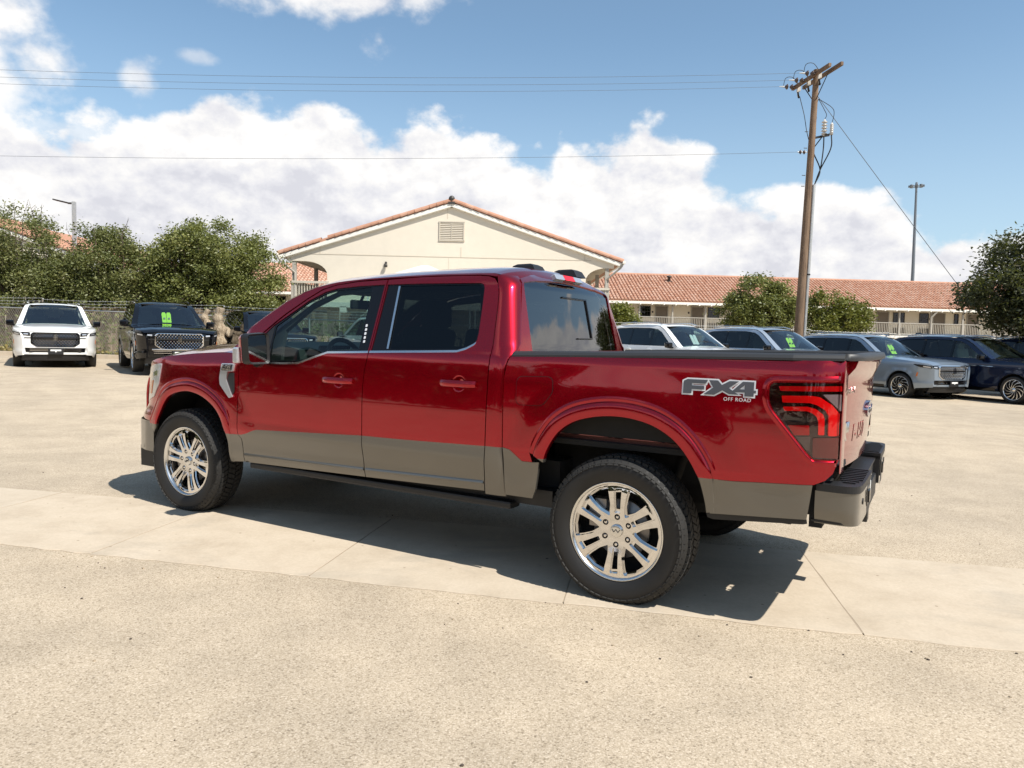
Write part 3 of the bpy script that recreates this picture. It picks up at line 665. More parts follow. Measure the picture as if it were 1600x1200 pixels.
# long motel building across the back
lb = empty('long_motel_building', (8.0, 62.0, 0), R(3.2)); tag(lb, 'long two-storey cream motel building with tile roof, walkway railings and brown doors', 'building')
XL, XR = -34.0, 52.0; LW = XR-XL; XM = (XL+XR)/2
b = MB(); b.box((XM, 7.7, 2.2), (LW, 12, 5.0)); b.build('wall', ['stucco_light'], lb)
b = MB(); b.box((XM, .8, 2.14), (LW, 1.9, .24)); b.build('walkway_slab', ['trim_white'], lb)
EZ, RZ, RY = 4.62, 7.32, 6.2; sl2 = (RZ-EZ)/(RY+.4)
ang = math.atan(sl2); ln = math.hypot(RY+.4, RZ-EZ)
b = MB(); b.box((XM, (RY-.4)/2, (EZ+RZ)/2-.06), (LW+.6, ln, .10), rot=Matrix.Rotation(ang, 3, 'X')); b.box((XM, RY+3.3, (EZ+RZ)/2-.06), (LW+.6, ln, .10), rot=Matrix.Rotation(-ang, 3, 'X')); b.build('roof_slope', ['roof_tile'], lb)
b = MB(); b.box((XM, -.42, EZ-.13), (LW+.6, .06, .20)); b.build('eave_fascia', ['trim_white'], lb)
b = MB(); b.box((XM, .6, EZ-.12), (LW, 2.0, .04)); b.build('soffit', ['soffit'], lb)
tv = []; tf = []; tt = []; CW = .30; NR = 15
for c_ in range(int((LW+.4)/CW)):
    x = XL-.2+CW*(c_+.5)
    for k in range(NR):
        f0, f1 = k/NR, (k+1.08)/NR; m_ = len(tv); jit = random.uniform(-.012, .012)
        for f, rr, dz in ((f0, .135, .045), (f1, .115, .0)):
            y, z = -.4+(RY+.4)*f, EZ+(RZ-EZ)*f+dz
            for a in (0, .25, .5, .75, 1): tv.append((x-rr*math.cos(a*math.pi)+jit, y-.02*math.sin(a*math.pi), z+rr*.95*math.sin(a*math.pi)))
        tf += [(m_+q, m_+q+1, m_+6+q, m_+5+q) for q in range(4)]+[(m_, m_+1, m_+2, m_+3, m_+4)]; tt += [random.uniform(.1, .85)]*4+[.0]
o = raw('tile_field', tv, tf, 'roof_tile', lb, tint=tt); o['kind'] = 'stuff'
b = MB(); b.tube([(XL, RY, RZ+.02), (XR, RY, RZ+.02)], .17, 6); b.build('ridge_tiles', ['roof_tile'], lb)
for k in range(int(LW/1.0)):
    if -25 < XL+k < 45: b = MB(); b.box((XL+.5+k*1.0, -.30, EZ-.22), (.11, .42, .15)); b.build('rafter_tail', ['trim_white'], lb)
px2x = lambda px: (px-800)*62/1152*1.012-8.0
for k in range(-11, 20):
    x = px2x(1045+51.6*k)
    if not XL < x < XR: continue
    b = MB(); b.box((x, -.05, 3.80), (.13, .13, 1.5)); b.box((x, -.08, 2.80), (.18, .18, 1.04)); b.box((x, -.08, 1.05), (.20, .20, 2.1)); b.build('post', ['post_paint'], lb)
b = MB(); b.box((XM, -.06, 3.33), (LW, .10, .07)); b.box((XM, -.06, 2.42), (LW, .06, .06)); b.build('handrail', ['post_paint'], lb)
b = MB()
for k in range(int(LW/.15)): b.box((XL+.15*k, -.06, 2.87), (.030, .030, .86))
o = b.build('baluster', ['rail_paint'], lb); o['kind'] = 'stuff'
for px in (1036, 1094, 1188, 1297, 1397, 1491, 1548, 1640, 560, 640, 380):
    x = px2x(px); d = empty('door', parent=lb)
    b = MB(); b.box((x, 1.68, 3.26), (.98, .06, 2.04)); b.build('door_leaf', ['door_brown'], d)
    b = MB()
    for dx in (-.53, .53): b.box((x+dx, 1.66, 3.28), (.07, .10, 2.10))
    b.box((x, 1.66, 4.31), (1.12, .10, .07)); b.build('door_frame', ['post_paint'], d)
    b = MB(); b.tube([(x+.40, 1.64, 3.2), (x+.40, 1.57, 3.2)], .035, 6); b.build('handle', ['dark_metal'], d)
    b = MB(); b.box((x-.78, 1.66, 3.8), (.10, .08, .16)); b.build('wall_lamp', ['lamp_dark'], d)
for px, ww in ((1009, .98), (1120, .98), (1158, .98), (1236, .98), (1330, .98), (1424, .98), (1466, .80), (1520, .34), (1590, .98), (440, .98), (500, .98), (605, .98)):
    x = px2x(px); wnd = empty('window', parent=lb); wh = .88
    b = MB(); b.box((x, 1.69, 3.83), (ww, .03, wh)); b.build('curtain', ['curtain'], wnd)
    b = MB(); b.box((x, 1.665, 3.83), (ww, .01, wh)); b.build('pane', ['glass_window'], wnd)
    b = MB()
    for dx, dz, w_, h_ in ((-ww/2, 0, .06, wh+.06), (ww/2, 0, .06, wh+.06), (0, wh/2, ww, .06), (0, -wh/2, ww, .06), (0, 0, ww, .04)): b.box((x+dx, 1.65, 3.83+dz), (w_, .06, h_))
    b.build('frame', ['lamp_dark'], wnd)
    if ww > .5:
        b = MB()
        for q in (-.25, 0, .25): b.box((x+q*ww, 1.655, 3.83), (.018, .02, wh))
        b.box((x, 1.655, 4.06), (ww, .02, .018)); b.box((x, 1.655, 3.60), (ww, .02, .018)); b.build('muntin', ['lamp_dark'], wnd)
        b = MB(); b.box((x+.05, 1.62, 2.72), (1.0, .16, .46))
        for q in range(6): b.box((x-.33+.15*q, 1.53, 2.72), (.05, .02, .36), 1)
        b.build('air_conditioner', ['ac_metal', 'dark_void'], wnd)
vp = empty('roof_vent', parent=lb); b = MB(); vx = px2x(1059.5); b.lathe([(.30, 0), (.30, .06)], 14, 'z', (vx, 4.4, 6.62)); b.lathe([(.14, 0), (.14, .42), (.22, .44), (.22, .52), (0, .62)], 14, 'z', (vx, 4.4, 6.6)); b.build('vent_cowl', ['lamp_dark'], vp)
b = MB(); b.box((px2x(1081), .2, 4.42), (.36, .14, .10)); b.build('soffit_lamp', ['lamp_dark'], lb)
b = MB(); b.tube([(px2x(1463), -.35, 4.5), (px2x(1463), -.35, 4.35), (px2x(1456), -.22, 3.85), (px2x(1456), -.20, .3)], .09, 6, sm=False); b.build('downpipe', ['post_paint'], lb)

# white canopy roof behind the cab
cn = empty('canopy_tent', (-3.62, 30.2, gz(-3.6, 30))); tag(cn, 'white peaked canopy roof showing just above the red cab', 'canopy')
b = MB(); hw = 2.0; b.add([(-hw, -hw, 3.25), (hw, -hw, 3.25), (hw, hw, 3.25), (-hw, hw, 3.25), (-.16, -.16, 4.05), (.16, -.16, 4.05), (.16, .16, 4.05), (-.16, .16, 4.05)], [(0, 1, 5, 4), (1, 2, 6, 5), (2, 3, 7, 6), (3, 0, 4, 7), (4, 5, 6, 7)])
for sx_ in (1, -1): b.box((0, sx_*hw, 3.13), (2*hw, .02, .24)); b.box((sx_*hw, 0, 3.13), (.02, 2*hw, .24))
b.build('canopy_top', ['canvas_white'], cn)
for sx_ in (1, -1):
    for sy_ in (1, -1): b = MB(); b.box((sx_*(hw-.05), sy_*(hw-.05), 1.6), (.05, .05, 3.2)); b.build('leg', ['white_plastic'], cn)
# ============================================================ fences, poles, wires, odds
fx = lambda x: 26.15+.075*(x+22)
fen = empty('chain_link_fence', (-22, fx(-22), gz(-22, 26))); tag(fen, 'galvanised chain-link fence with angled barbed-wire arms behind the parked SUVs', 'fence')
def LF(p): return (p[0]+22, p[1]-fx(-22), p[2]-gz(-22, 26))
xs = np.arange(-26.3, 27, 3.13)+.0
for x in xs:
    z0 = gz(x, fx(x)); b = MB(); b.tube([LF((x, fx(x), z0)), LF((x, fx(x), z0+1.72))], .038, 8); b.tube([LF((x, fx(x), z0+1.70)), LF((x+.17, fx(x)-.20, z0+2.03))], .028, 6); b.tube([LF((x, fx(x), z0+1.72)), LF((x, fx(x), z0+1.77))], [.045, .02], 8); b.build('post', ['galv'], fen)
for x0, x1 in zip(xs[:-1], xs[1:]): b = MB(); b.tube([LF((x0, fx(x0), gz(x0, 26)+1.68)), LF((x1, fx(x1), gz(x1, 26)+1.68))], .026, 6); b.build('top_rail', ['galv'], fen)
b = MB()
for k in range(3):
    for x0, x1 in zip(xs[:-1], xs[1:]):
        f = (k+1)/3.2; P = [LF((x0+(x1-x0)*t+.17*f, fx(x0+(x1-x0)*t)-.20*f, gz(x0, 26)+1.70+.33*f-.03*math.sin(math.pi*t))) for t in (0, .25, .5, .75, 1)]; b.tube(P, .006, 4, caps=False)
        for t in np.arange(.05, 1, .06): q = LF((x0+(x1-x0)*t+.17*f, fx(x0)-.20*f, gz(x0, 26)+1.70+.33*f-.03*math.sin(math.pi*t))); b.box(q, (.01, .01, .05))
b.build('barbed_wire', ['galv'], fen)
vs = []; fs = []
for sg in (1, -1):
    for x in np.arange(-27, 25.5, .080):
        x1 = x+1.62*.62*sg*1.0; m_ = len(vs); y0, y1 = fx(x), fx(x1); z0, z1 = gz(x, 26)+.03, gz(x1, 26)+1.66
        for (xx, yy, zz) in ((x, y0, z0), (x1, y1, z1)):
            for a in (0, 2.1, 4.2): p = LF((xx+.0026*math.cos(a), yy+.0026*math.sin(a)+.003*sg, zz)); vs.append(p)
        fs += [(m_, m_+1, m_+4, m_+3), (m_+1, m_+2, m_+5, m_+4), (m_+2, m_, m_+3, m_+5)]
o = raw('wire_mesh', vs, fs, 'mesh_wire', fen); o['kind'] = 'stuff'
# brown plank fence behind it and dry vines
pf = empty('plank_fence', (-24, 29.0, gz(-24, 29))); tag(pf, 'weathered brown plank fence in the shade behind the chain-link fence and trees', 'fence')
pme = None; x = 0.0
for k in range(118):
    b = MB(); h_ = 1.75+random.uniform(-.03, .03); b.box((0, 0, h_/2), (.145, .022, h_))
    if pme is None: o = b.build('plank', ['fence_wood'], pf); pme = o.data
    else: o = link('plank', pme, pf)
    o.location = (.16*k, random.uniform(-.006, .006), random.uniform(-.04, .03)); o.rotation_euler = (0, random.uniform(-.01, .01), 0)
b = MB(); b.box((9.4, .03, .5), (19, .04, .09)); b.box((9.4, .03, 1.4), (19, .04, .09)); b.build('rail', ['fence_wood'], pf)
r_ = np.random.default_rng(9); C = np.stack([r_.uniform(-26, -6, 260), r_.uniform(26.9, 28.4, 260), r_.uniform(.4, 1.9, 260)], 1); V, T = leaves(C, 22, .075, .22, r_)
o = quadmesh('vine_growth', V, T, 'leaf_olive', None); tag(o, 'tangled dry vines growing along the back of the chain-link fence', 'vines', kind='stuff')
C = np.stack([r_.uniform(-26, 26, 700), r_.uniform(0, 1, 700), r_.uniform(.0, .22, 700)], 1); C[:, 1] = fx(C[:, 0])-.1+r_.normal(0, .18, 700); C[:, 2] += terrain(C[:, 0], C[:, 1]); V, T = leaves(C, 9, .08, .10, r_)
o = quadmesh('dry_weeds', V, T, 'leaf_dry', None); tag(o, 'dry yellow weeds along the foot of the chain-link fence', 'weeds', kind='stuff')
b = MB()
for x0 in np.arange(-27, 26, 3.0):
    x1 = x0+2.985; y0, y1 = fx(x0)-.75, fx(x1)-.75; A = [(x0, y0), (x1, y1), (x1, y1+.35), (x0, y0+.35)]
    b.add([(x, y, gz(x, y)-.05) for x, y in A]+[(x, y, gz(x, y)+.14) for x, y in A], [(4, 5, 6, 7), (0, 1, 5, 4), (1, 2, 6, 5), (2, 3, 7, 6), (3, 0, 4, 7)])
b.build('kerb', ['concrete'])['kind'] = 'structure'

# utility pole
PB = Vector((10.76, 28.0, gz(10.6, 28)-.05)); PT = Vector((11.0, 28.0, 11.85)); up_ = empty('utility_pole', tuple(PB)); tag(up_, 'tall leaning wooden utility pole with crossarms and insulators behind the grey SUVs', 'utility pole')
def PP(z, dx=0, dy=0): f = (z-PB.z)/(PT.z-PB.z); return (PB.lerp(PT, f)+Vector((dx, dy, 0)))-PB
b = MB(); b.tube([PP(z) for z in (PB.z, 2, 4, 6, 8, 10, 11.55)], [.175, .164, .152, .139, .126, .114, .106], 18); b.build('pole_shaft', ['pole_wood'], up_)
ad = Vector((.16, -.985, .02)).normalized(); pd = Vector((.985, .16, 0)); ac = PP(11.30)
for s_ in (1, -1): b = MB(); M3 = Matrix((ad, pd, Vector((0, 0, 1)))).transposed(); b.box(ac+pd*.17*s_+ad*(.10 if s_ > 0 else -.10), (2.5, .10, .13), rot=M3, ch=.008); b.build('crossarm', ['pole_wood'], up_)
b = MB(); b.tube([ac-ad*.85-Vector((0, 0, .06)), PP(10.35)], .018, 6); b.tube([ac+ad*.85-Vector((0, 0, .06)), PP(10.35)], .018, 6); b.build('arm_brace', ['dark_metal'], up_)
wd_ = Vector((-1, -.03, 0)).normalized(); ends = []
for q in (-1.12, -.42, .30):
    s = ac+ad*q+wd_*.14
    b = MB(); b.tube([s, s+wd_*.10], .02, 6); 
    for k in range(2): p0 = s+wd_*(.12+.19*k); b.tube([p0, p0+wd_*.03, p0+wd_*.05, p0+wd_*.13], [.03, .10, .105, .035], 10, 1)
    b.tube([s+wd_*.46, s+wd_*.66], [.035, .012], 6); b.build('strain_insulator', ['galv', 'porcelain_brown'], up_); ends.append(s+wd_*.6+PB)
    b = MB(); c = s-wd_*.10+Vector((0, 0, -.02)); b.box(c, (.12, .10, .26)); b.tube([c+Vector((-.05, -.08, .16)), c+Vector((-.08, -.1, -.20))], .035, 8, 1); b.tube([c+Vector((.02, .06, .1)), c+Vector((.02, .1, -.3))], .03, 6); b.tube([c+Vector((-.06, -.1, -.2)), c+Vector((.0, -.05, -.40)), c+Vector((.03, 0, -.34))], .035, 6, 2); b.build('fuse_cutout', ['porcelain', 'porcelain', 'dark_metal'], up_)
    b = MB(); b.tube(catmull([s+wd_*.5, s+wd_*.42+Vector((0, 0, .32)), s+wd_*.15+Vector((0, 0, .36)), s-wd_*.08+Vector((0, 0, .1))], 5), .012, 5); b.build('jumper_wire', ['wire_black'], up_)
br = PP(9.05); b = MB(); b.tube([br, br+Vector((.62, -.05, .12))], .03, 6); b.tube([br+Vector((0, 0, -.45)), br+Vector((.35, -.03, .05))], .022, 6); b.tube([br+Vector((.15, .25, .10)), br+Vector((.6, -.30, .12))], .025, 6); b.build('terminator_bracket', ['dark_metal'], up_)
for dx, dy, s_, c_ in ((.16, .22, .8, 1), (.42, -.05, 1.25, 0), (.60, -.28, .8, 1)):
    b = MB(); p = br+Vector((dx, dy, .08)); prof = []
    for k in range(5): z = .06+k*.085*s_; prof += [(.05, z), (.085*s_, z+.02), (.085*s_, z+.035), (.05, z+.06*s_)]
    b.lathe([(0, 0)]+[(.06, .0)]+prof+[(.02, prof[-1][1]+.06), (0, prof[-1][1]+.07)], 10, 'z', tuple(p)); b.build('cable_terminator', ['porcelain'], up_)
    b = MB(); b.tube(catmull([p, p+Vector((.0, 0, -.5)), br+Vector((.34, -.05, -1.15)), PP(7.35, .19, -.06)], 6), .022, 6); b.tube(catmull([p+Vector((0, 0, .5*s_)), p+Vector((.06, 0, .78)), p+Vector((-.05, 0, 1.0)), PP(10.5, .15)], 6), .012, 5); b.build('riser_cable', ['wire_black'], up_)
b = MB(); b.tube(catmull([ac-ad*1.1+Vector((0, 0, -.35)), ac-ad*.9+Vector((.1, 0, -1.1)), PP(9.3, -.3, -.2), PP(9.0, -.14, -.05)], 6), .014, 5); b.build('jumper_wire', ['wire_black'], up_)
b = MB(); b.tube([PP(z, .205-.004*z, -.07) for z in (.2, 4.0, 7.35)], .058, 10); b.build('conduit_riser', ['galv'], up_)
b = MB(); b.tube([PP(4.0, .19, -.07), PP(4.05, .19, -.07)], .072, 10)
for z in (9.3, 8.7, 7.7, 7.3): b.tube([PP(z, -.16), PP(z, -.28)], .014, 6)
b.build('pole_step', ['dark_metal'], up_)
ls = PP(8.55); b = MB(); b.tube([ls+Vector((-.14, 0, 0)), ls+Vector((-.5, 0, 0))], .02, 6); 
for k in range(2): p0 = ls+Vector((-.22-.14*k, 0, 0)); b.tube([p0, p0+wd_*.03, p0+wd_*.09], [.04, .085, .03], 10, 1)
b.build('strain_insulator', ['galv', 'porcelain_brown'], up_)
def wire(name, a, b_, sag, r0, label, group=None):
    b = MB(); a, b_ = Vector(a), Vector(b_); n = 28; b.tube([a.lerp(b_, t)-Vector((0, 0, 4*sag*t*(1-t)))-a for t in np.linspace(0, 1, n)], r0, 5, caps=False); o = b.build(name, ['wire_grey'], fix=False); o.location = a; tag(o, label, 'power line', group); return o
for e, nm in zip(ends, ('lowest of the three power lines on the crossarm, crossing the clouds at left', 'middle of the three power lines from the crossarm', 'topmost power line crossing the blue sky from the crossarm')):
    wire('power_line', e, (e.x-62, e.y-4.2, e.z-.35), 1.05, .0055, nm, 'power lines from the utility pole')
e = ls+PB+Vector((-.5, 0, 0)); wire('power_line', e, (e.x-62, e.y-2.5, e.z-.75), .75, .006, 'single lower power line crossing the white clouds above the gable', 'power lines from the utility pole')
gw = wire('guy_wire', PP(10.6, .1)+PB, (19.4, 27.4, .1), .05, .012, 'slanting guy wire running from the pole top down to the right tree'); b = MB(); f = .735; p = (Vector((19.4, 27.4, .1))-gw.location)*f; q = p+(Vector((19.4, 27.4, .1))-gw.location).normalized()*.45; b.tube([p, p.lerp(q, .3), p.lerp(q, .7), q], [.02, .06, .06, .02], 8); b.build('strain_insulator', ['lamp_dark'], gw)

# lamp posts
sl_ = empty('lamp_post', (-22.5, 38, gz(-22.5, 38))); tag(sl_, 'grey car park lamp post with flat head above the trees at left', 'lamp post')
b = MB(); b.box((0, 0, 3.65), (.15, .15, 7.3)); b.build('pole', ['galv'], sl_)
b = MB(); b.box((-.12, 0, 7.22), (.36, .08, .08)); b.box((-.62, 0, 7.30), (.75, .38, .07), rot=Matrix.Rotation(R(12), 3, 'Y'), ch=.02); b.build('lamp_head', ['lamp_dark'], sl_)
hm_ = empty('high_mast_light', (80.3, 150, 0)); tag(hm_, 'tall thin high-mast light with a ring of lamps beyond the motel roof', 'high-mast light')
b = MB(); b.tube([(0, 0, 0), (0, 0, 16), (-.3, 0, 33.2)], [.42, .32, .20], 10); b.build('mast', ['mast_steel'], hm_)
b = MB(); b.tube([(-.3+1.05*math.cos(a), 1.05*math.sin(a), 33.2) for a in np.linspace(0, 6.2832, 17)], .06, 5); b.tube([(-.3, 0, 33.1), (-.3, 0, 34.0)], [.35, .2], 8)
for k in range(4): a = k*math.pi/2; b.tube([(-.3, 0, 33.25), (-.3+1.05*math.cos(a), 1.05*math.sin(a), 33.2)], .05, 5)
b.build('lamp_ring', ['mast_steel'], hm_)
for k in range(8):
    a = k*math.pi/4+.3; b = MB(); b.box((-.3+1.2*math.cos(a), 1.2*math.sin(a), 33.25), (.5, .5, .4), rot=rotz(a), ch=.08); b.build('lamp_head', ['mast_steel'], hm_)

# dead trunk and bucket between the dark SUVs
st = empty('dead_tree_stump', (-9.85, 24.6, gz(-9.8, 24.6))); tag(st, 'pale gnarled dead tree trunk standing between the black SUVs by the fence', 'tree stump')
r_ = np.random.default_rng(4)
def gn(pts, r): 
    P = catmull(pts, 5); n = len(P); return P, [np.interp(i/(n-1), np.linspace(0, 1, len(r)), r)*(1+.18*math.sin(i*1.7)) for i in range(n)]
b = MB()
for pts, r0 in (([(0, 0, -.1), (.05, 0, .5), (.10, .05, 1.0), (.02, 0, 1.5), (.12, 0, 1.92)], [.36, .30, .22, .17, .12]), ([(-.05, 0, .2), (-.30, -.05, .75), (-.22, 0, 1.2), (-.42, 0, 1.55), (-.30, 0, 1.85)], [.28, .20, .15, .13, .06]),
                ([(.1, 0, .3), (.50, -.1, .62), (.62, 0, .95), (.92, 0, 1.12), (1.12, .05, 1.45)], [.22, .15, .11, .08, .03]), ([(.1, 0, .9), (.35, 0, 1.2), (.42, -.1, 1.0), (.72, -.05, 1.02)], [.12, .09, .07, .03]), ([(-.2, .1, -.1), (-.55, 0, .35), (-.62, 0, .8), (-.50, 0, 1.1)], [.2, .16, .11, .05]), ([(.75, 0, 1.05), (.85, 0, 1.25), (.8, 0, 1.5)], [.06, .04, .015])):
    P, rr = gn(pts, r0); b.tube(P, rr, 10)
b.build('gnarled_trunk', ['dead_wood'], st, fix=False)
bk = empty('bucket', (-8.72, 22.9, gz(-8.7, 22.9))); tag(bk, 'white plastic bucket on the ground beside the dead trunk', 'bucket')
b = MB(); b.lathe([(0, 0), (.21, 0), (.25, .62), (.26, .62), (.24, .60), (.20, .04)], 18, 'z'); b.build('pail', ['white_plastic'], bk); b = MB(); b.tube([(.25*math.cos(a), -.1-.1*math.sin(a), .6-.25*math.sin(a)) for a in np.linspace(0, math.pi, 9)], .008, 5); b.build('bail_handle', ['dark_metal'], bk)
# ============================================================ red pickup truck
TR = empty('pickup_truck', (1.0769, 4.8673, 0), 2.6181)
tag(TR, 'red four-door pickup truck with stone grey lower sides parked across the concrete strip', 'pickup truck')
SZ, SY = table([(.30,.90),(.45,.935),(.50,.955),(.545,.964),(.60,.968),(.70,.986),(.715,.9885),(.79,.984),(.81,.985),(1.0,.983),(1.2,.973),(1.30,.966),(1.345,.957),(1.365,.945),(1.80,.785),(1.85,.760),(1.875,.725),(1.89,.66),(1.9,.58)], .3, 1.9)
BZ, BY = table([(.3,.93),(.50,.955),(.58,.966),(.745,.972),(.785,.982),(1.0,.980),(1.2,.973),(1.33,.961),(1.38,.948),(1.42,.925)], .3, 1.5, .012)
def bulge(x, z, x0, z0, k, r1, r2, hh):
    r = np.sqrt((x-x0)**2+((z-z0)*k)**2)
    return .010*(1-sst(r2, r2+.20, r))*sst(.6, .8, z)
def side_y(x, z):
    x = np.asarray(x, float); z = np.asarray(z, float); y = np.interp(z, SZ, SY)
    t = np.clip(x-(3.85-.09*sst(.7, .85, z)), 0, None); y = y-.74*t**3-sst(3.0, 3.2, x)*3.0*np.clip(z-1.165, 0, .16)**2
    return y+bulge(x, z, 3.693, .42, 1.10, .680, .712, .034)
def bed_y(x, z):
    x = np.asarray(x, float); z = np.asarray(z, float); y = np.interp(z, BZ, BY)
    t = np.clip(-.95-x, 0, None); y = y-2.2*t**2
    return y+bulge(x, z, 0.0, .42, .90, .598, .632, .036)
def FS(off=0.0): return lambda u, v: (u, side_y(u, v)+off, v)
def FB(off=0.0): return lambda u, v: (u, bed_y(u, v)+off, v)
OUT = (0, 1, .1)
def grow(p, k):
    P = np.array(p); n = len(P); o = []
    ar = .5*sum(P[i-1][0]*P[i][1]-P[i][0]*P[i-1][1] for i in range(n)); sg = 1 if ar > 0 else -1
    for i in range(n):
        a, b_, c = P[i-1], P[i], P[(i+1) % n]; d1 = (b_-a)/np.linalg.norm(b_-a); d2 = (c-b_)/np.linalg.norm(c-b_)
        n1 = np.array([d1[1], -d1[0]])*sg; n2 = np.array([d2[1], -d2[0]])*sg; m = n1+n2; m /= max(1e-6, np.linalg.norm(m)); o.append(tuple(b_+m*k/max(.45, m@n1)))
    return o
arch_f = [(4.13,.43),(4.12,.60),(4.049,.715),(3.961,.845),(3.889,.910),(3.79,.950),(3.665,.971),(3.559,.964),(3.454,.937),(3.351,.887),(3.282,.832),(3.235,.763),(3.206,.674),(3.192,.563),(3.20,.45)]
arch_r = [(-.497,.577),(-.488,.63),(-.463,.729),(-.44,.784),(-.405,.843),(-.354,.907),(-.287,.964),(-.197,1.010),(-.095,1.035),(.009,1.043),(.115,1.035),(.223,1.010),(.300,.974),(.360,.925),(.406,.862),(.436,.802),(.457,.741)]
aF = catmull(arch_f, 4); aR = catmull(arch_r, 4)
def outer_arch(A, cx, cz, w0):
    o = []
    for x, z in A:
        d = np.array([x-cx, z-cz]); l = np.linalg.norm(d); k = w0*(.35+.65*float(sst(.46, .80, z))); o.append((x+d[0]/l*k, z+d[1]/l*k))
    return o
oF = outer_arch(aF, 3.693, .46, .105); oR = outer_arch(aR, 0.0, .46, .108)
def flare_strip(par, A, Fy, cx, cz, w0, zsplit, sd, hh=.008):
    rows = []; prof = [(-.02, hh-.040), (0, hh-.003), (.06, hh), (.45, hh+.003), (.62, hh), (.70, hh-.004), (.74, hh-.012), (.77, hh-.014), (.88, .006), (.95, .002), (1.06, -.0008)]
    for (x, z) in A:
        d = np.array([x-cx, z-cz]); l = np.linalg.norm(d); d = d/l; k = w0*(.35+.65*float(sst(.46, .80, z))); f = float(sst(.62, .82, z)); row = []
        for s_, h_ in prof:
            px_, pz_ = x+d[0]*k*s_, z+d[1]*k*s_; row.append((px_, float(Fy(px_, pz_))+h_*(f if h_ > 0 else 1), pz_))
        rows.append(row)
    o = loft('wheel_flare', rows, ['red_paint', 'stone_paint'], par, out=(0, 1, 0), side=sd)
    me = o.data
    if 'custom_normal' in me.attributes: me.attributes.remove(me.attributes['custom_normal'])
    bm = bmesh.new(); bm.from_mesh(me); bmesh.ops.bisect_plane(bm, geom=bm.verts[:]+bm.edges[:]+bm.faces[:], plane_co=(0, 0, zsplit), plane_no=(0, 0, 1), dist=1e-5)
    for f_ in bm.faces: f_.material_index = 1 if f_.calc_center_median().z < zsplit else 0; f_.smooth = True
    bm.to_mesh(me); bm.free(); me.update(); return o
door_f_gap = [(3.069,1.255),(3.063,1.166),(3.059,.72),(3.030,.646),(3.026,.556),(3.033,.466)]
topF = [(3.069,1.255),(3.12,1.285),(3.3,1.290),(3.6,1.272),(3.9,1.243),(4.1,1.212),(4.25,1.180),(4.40,1.132),(4.50,1.085)]
split = [(1.803,1.834),(1.80,1.62),(1.803,1.346),(1.830,1.20),(1.838,1.10),(1.834,.776),(1.824,.494)]
rd_back = [(1.06,1.848),(.985,1.843),(.935,1.828),(.905,1.795),(.885,1.74),(.870,1.64),(.846,1.409),(.851,1.193),(.854,.80),(.864,.521)]
def sh(L, dx): return [(x+dx, z) for x, z in L]
WH_F = [(2.775,1.511),(2.618,1.607),(2.492,1.690),(2.35,1.754),(2.25,1.778),(2.05,1.793),(1.816,1.801),(1.816,1.346),(2.171,1.331),(2.30,1.292),(2.442,1.248),(2.60,1.238),(2.965,1.236),(2.945,1.345)]
WH_R = [(1.790,1.801),(1.50,1.804),(1.036,1.801),(1.008,1.790),(.998,1.765),(.985,1.65),(.969,1.482),(.970,1.44),(.985,1.415),(1.04,1.390),(1.097,1.373),(1.30,1.364),(1.790,1.348)]
U = [(3.23,1.325),(3.08,1.435),(2.92,1.550),(2.70,1.690),(2.56,1.752),(2.45,1.789),(2.267,1.824),(1.95,1.848),(1.5,1.866),(1.15,1.870),(.985,1.867),(.935,1.860),(.905,1.852),(.88,1.842),(.86,1.828)]
doortop = [(3.045,1.30),(2.78,1.522),(2.69,1.590),(2.505,1.707),(2.385,1.772),(2.263,1.803),(2.06,1.828),(1.803,1.842),(1.413,1.854),(1.06,1.853)]
